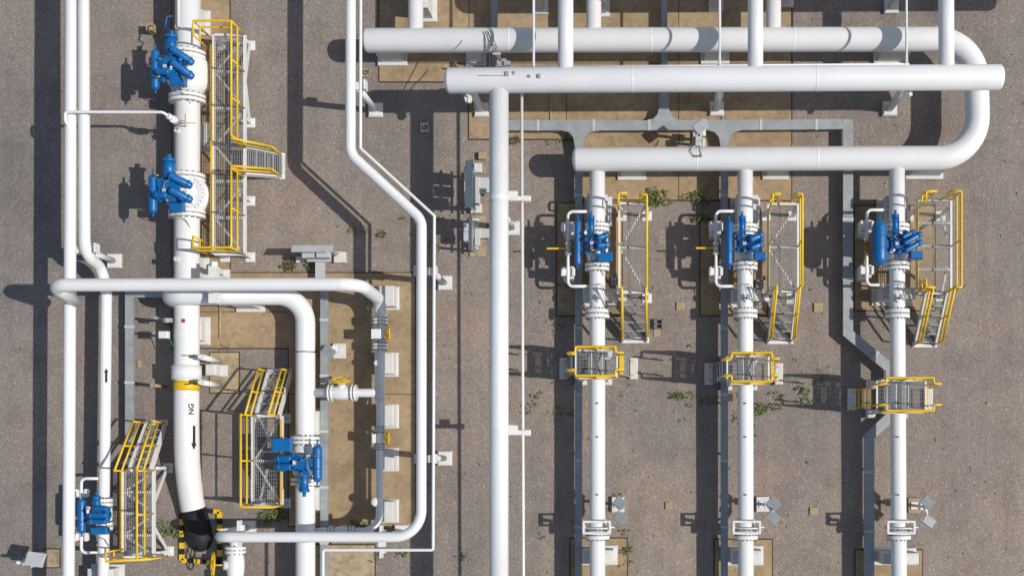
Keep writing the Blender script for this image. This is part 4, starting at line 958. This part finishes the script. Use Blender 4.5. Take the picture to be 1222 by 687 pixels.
# ground markers
def marker(px, py, w, l, label, mat=TANPLATE, h=.05, txt=None, rot=0, name='ground_marker'):
    c = P(px, py); m = MB(); m.box(c + Vector((0, 0, h / 2)), (M(w), M(l), h), rot, .012)
    o = tag(m.build(name, mat), label, 'ground marker')
    if txt:
        v, f = text_geo(txt, .2); cxx = sum(a for a, b in v) / len(v); cyy = sum(b for a, b in v) / len(v)
        mm = MB(); rt = Matrix.Rotation(rot + (math.pi / 2), 3, 'Z')
        mm.v = [c + rt @ Vector((a - cxx, b - cyy, 0)) + Vector((0, 0, h + .004)) for a, b in v]; mm.f = f; mm.sm = [False] * len(f)
        mm.beam(c + rt @ Vector((-.1, -.1, 0)) + Vector((0, 0, h + .002)), c + rt @ Vector((.1, -.1, 0)) + Vector((0, 0, h + .002)), .016, .006)
        mm.build('lettering', DARK, o)
    return o
marker(436.5, 87, 9.5, 10.5, 'cream plate with a dark G on the gravel by the conduit', TANPLATE, .06, 'G', .08)
marker(507, 152.5, 10, 11, 'grey plate with a dark G on the gravel in a broad shadow', PALEG, .06, 'G', .05)
marker(576, 187, 9, 9, 'small brown box on the gravel above the tall junction stand', TANPLATE, .16)
marker(812, 365.5, 10, 10, 'tan plate with a darker middle right of the first walkway stairs', TANPLATE, .05)
marker(976.5, 367, 11, 11, 'pale tan plate on the gravel right of the middle walkway stairs', TANPLATE, .06)
marker(798, 603, 8.5, 9, 'tan plate low on the gravel between first and middle lines', TANPLATE, .05)
marker(971, 609.5, 10, 9.5, 'tan plate low on the gravel between middle and third lines', TANPLATE, .05)
marker(784, 397, 8, 9, 'worn brown plate on the gravel beside the open frame', TANPLATE, .03)
m = MB(); c = P(785.5, 387)
for dx, dy, a, b in ((-.11, 0, .03, .30), (.11, 0, .03, .30), (0, -.13, .24, .03), (0, .13, .24, .03), (0, 0, .24, .03)): m.box(c + Vector((dx, dy, .07)), (a, b, .14))
tag(m.build('pit_frame', BOLT), 'small dark open pit frame on the gravel between first and middle lines', 'pit frame')
t = marker(185, 38, 8, 9, 'small brown block left of the upper NG actuator', TANPLATE, .45)
marker(166.5, 434, 5, 9, 'small cream stone plate right of the left cable tray', TANPLATE, .04)
marker(870, 474, 9, 9, 'brown plate half in shade left of the middle line, below its platform', SOIL, .05)
m = MB(); m.tube(fillet([P(196.6, 33, 1.5), P(198.5, 25, 1.5), P(198.8, 20, 1.5), P(205, 19.5, 1.5)], .08), .02, 8); m.tube([P(196.6, 33, 1.5), P(202, 36, 1.5), P(203.5, 43, 1.7)], .016, 8)
tag(m.build('instrument_tube', BLUE), 'little blue hooked tube above the upper NG actuator', 'tube')
thin('thin tan earth strip crossing the slab below the goal post frame', [P(262.5, 366, .05), P(262.5, 404, .05)], .035, name='earth_strip', mat=TANPLATE)
thin('thin tan earth strip from the header to the long cable tray', [P(657, 112, .05), P(657, 148, .05)], .03, name='earth_strip', mat=TANPLATE)
thin('thin tan strip from the middle post down to the long cable tray', [P(862, 128, .05), P(862, 148, .05)], .025, name='earth_strip', mat=TANPLATE)

# ------------------------------------------------------------------ weeds
def weed(px, py, rad, n, mat=LEAF, hmax=.2, mb=None, sq=(1.5, .55)):
    m = mb or MB(); c = P(px, py); rad *= .66; n = int(n * .6); tufts = [(random.gauss(0, .5), random.gauss(0, .5)) for _ in range(max(2, n // 22))]
    for i in range(n):
        a = random.uniform(0, 6.283); rr = rad * math.sqrt(random.random()) * random.uniform(.5, 1)
        tx, ty = random.choice(tufts); rr *= .45; b0 = c + Vector(((tx * rad + math.cos(a) * rr) * sq[0], (ty * rad + math.sin(a) * rr) * sq[1] * 1.2, 0)); a2 = a + random.uniform(-1, 1)
        ln = random.uniform(.05, .16); h = random.uniform(.02, hmax) * (1 - rr / rad * .6); w = random.uniform(.012, .032)
        d = Vector((math.cos(a2), math.sin(a2), 0)); s_ = Vector((-d.y, d.x, 0)) * w
        p0 = b0 + Vector((0, 0, h * .3)); p1 = b0 + d * ln * .55 + Vector((0, 0, h)); p2 = b0 + d * ln + Vector((0, 0, h * .85))
        k = len(m.v); m.v += [p0, p1 + s_, p2, p1 - s_]; m.f.append((k, k + 1, k + 2, k + 3)); m.sm.append(False)
    return m
for x, y, r_, n, lab, mt in ((786, 238.5, .42, 420, 'largest green weed clump beside the first walkway at the slab edge', LEAF), (833, 238, .32, 240, 'green weed clump at the slab edge left of the middle line', LEAF),
                         (835, 262, .22, 120, 'thin green weed clump below the slab edge, left of the middle loop', LEAF), (204, 384, .30, 200, 'dark weed clump around the grey gauge post', LEAF),
                         (359, 318, .30, 150, 'olive weed clump under the flat roofed junction stand', LEAF2), (329, 614, .55, 330, 'long green weed patch at the foot of the lower walkway', LEAF),
                         (206, 634, .42, 200, 'green weed patch left of the striped kerb', LEAF), (808, 472, .20, 90, 'green weed tuft on open gravel between the first and middle lines', LEAF),
                         (911, 484, .38, 170, 'green weed patch right of the middle line below its platform', LEAF), (434, 624, .28, 130, 'green weed tuft in the corner of the shaded pipe bend', LEAF),
                         (459, 279, .16, 40, 'small dry weed between the jogged pipe and its shadow', LEAF2), (748, 657, .16, 70, 'thin green weeds along the bottom slab of the first line', LEAF),
                         (615, 170, .2, 60, 'small weed below the long cable tray beside the conduit', LEAF2), (612, 268, .14, 40, 'small weed at the foot of the half hidden post', LEAF2),
                         (956, 466, .2, 50, 'sparse weed in the rail shadow left of the third line', LEAF), (978, 452, .14, 30, 'tiny weed above the platform shadow left of the third line', LEAF)):
    tag(weed(x, y, r_, n, mt).build('weed_clump', mt), lab, 'weed')
mb = MB()
for x, y, r_, n in [(641, 472, .15, 20), (660, 392, .2, 24), (668, 375, .2, 30), (640, 488, .15, 20), (825, 473, .2, 24), (831, 480, .15, 14), (855, 482, .3, 60), (884, 470, .2, 24), (925, 470, .2, 24), (967, 480, .2, 30), (680, 490, .3, 50), (675, 340, .25, 40), (745, 635, .1, 14), (747, 672, .12, 20), (450, 670, .15, 24), (449, 656, .15, 24),
                    (555, 662, .15, 20), (487, 661, .18, 30), (475, 660, .1, 12), (265, 417, .15, 24), (530, 292, .15, 14), (535, 258, .1, 10), (480, 258, .12, 10), (435, 275, .2, 30), (700, 166, .2, 20), (667, 168, .2, 20), (860, 300, .2, 20), (650, 640, .1, 10), (895, 520, .12, 8), (880, 500, .2, 20), (700, 520, .1, 8), (742, 593, .2, 30), (1052, 600, .15, 12), (200, 622, .2, 20)] + \
                   [(random.uniform(560, 1000), random.uniform(240, 560), .08, 4) for _ in range(40)]:
    weed(x, y, r_ * 1.5, n, LEAF, .10, mb)
o = mb.build('weeds', LEAF); o['kind'] = 'stuff'; o['label'] = 'sparse small weeds growing through the gravel'; o['category'] = 'weeds'
# loose bigger stones scattered on the gravel
mb = MB()
for _ in range(700):
    c = P(random.uniform(-20, 1242), random.uniform(-20, 707)); s_ = random.uniform(.012, .034)
    rt = Matrix.Rotation(random.uniform(0, 3), 3, 'Z') @ Matrix.Rotation(random.uniform(0, 3), 3, 'X'); mb.box(c + Vector((0, 0, s_ * .4)), (s_ * 2, s_ * 1.5, s_ * 1.2), rt, s_ * .3)
o = mb.build('loose_stones', paint('loose_stone', (.34, .29, .24), .9, .4, 9, spec=.2)); o['kind'] = 'stuff'; o['label'] = 'loose pale stones scattered over the gravel'; o['category'] = 'stones'

# ------------------------------------------------------------------ light, sky, camera
w = bpy.data.worlds.new('World'); sc.world = w; w.use_nodes = True
nt = w.node_tree; bg = nt.nodes['Background']; sky = nt.nodes.new('ShaderNodeTexSky'); sky.sky_type = 'NISHITA'; sky.sun_disc = False
to_sun = Vector((.887, -.097, 1.0)).normalized()
sky.sun_elevation = math.asin(to_sun.z); sky.sun_rotation = math.atan2(to_sun.x, to_sun.y)
sky.air_density = 1.0; sky.dust_density = 1.2
nt.links.new(sky.outputs[0], bg.inputs[0]); bg.inputs[1].default_value = .10
sl = bpy.data.lights.new('sun', 'SUN'); sl.energy = 3.7; sl.angle = R(.53); sl.color = (1, .962, .905)
so = bpy.data.objects.new('sun', sl); COL.objects.link(so); so.rotation_euler = to_sun.to_track_quat('Z', 'Y').to_euler(); so.location = to_sun * 60
cam = bpy.data.cameras.new('camera'); co = bpy.data.objects.new('camera', cam); COL.objects.link(co)
co.location = (0, 0, H); co.rotation_euler = (0, 0, 0)
cam.sensor_fit = 'HORIZONTAL'; cam.sensor_width = 36; cam.lens = F / 1222 * 36
cam.shift_x = (611 - CX) / 1222; cam.shift_y = (CY - 343.5) / 1222
cam.clip_start = .5; cam.clip_end = 1000
sc.camera = co
sc.view_settings.view_transform = 'Standard'; sc.view_settings.look = 'None'; sc.view_settings.gamma = 1; sc.view_settings.exposure = 0; sc.view_settings.use_curve_mapping = False
sc.cycles.use_denoising = True
sc.cycles.max_bounces = 6
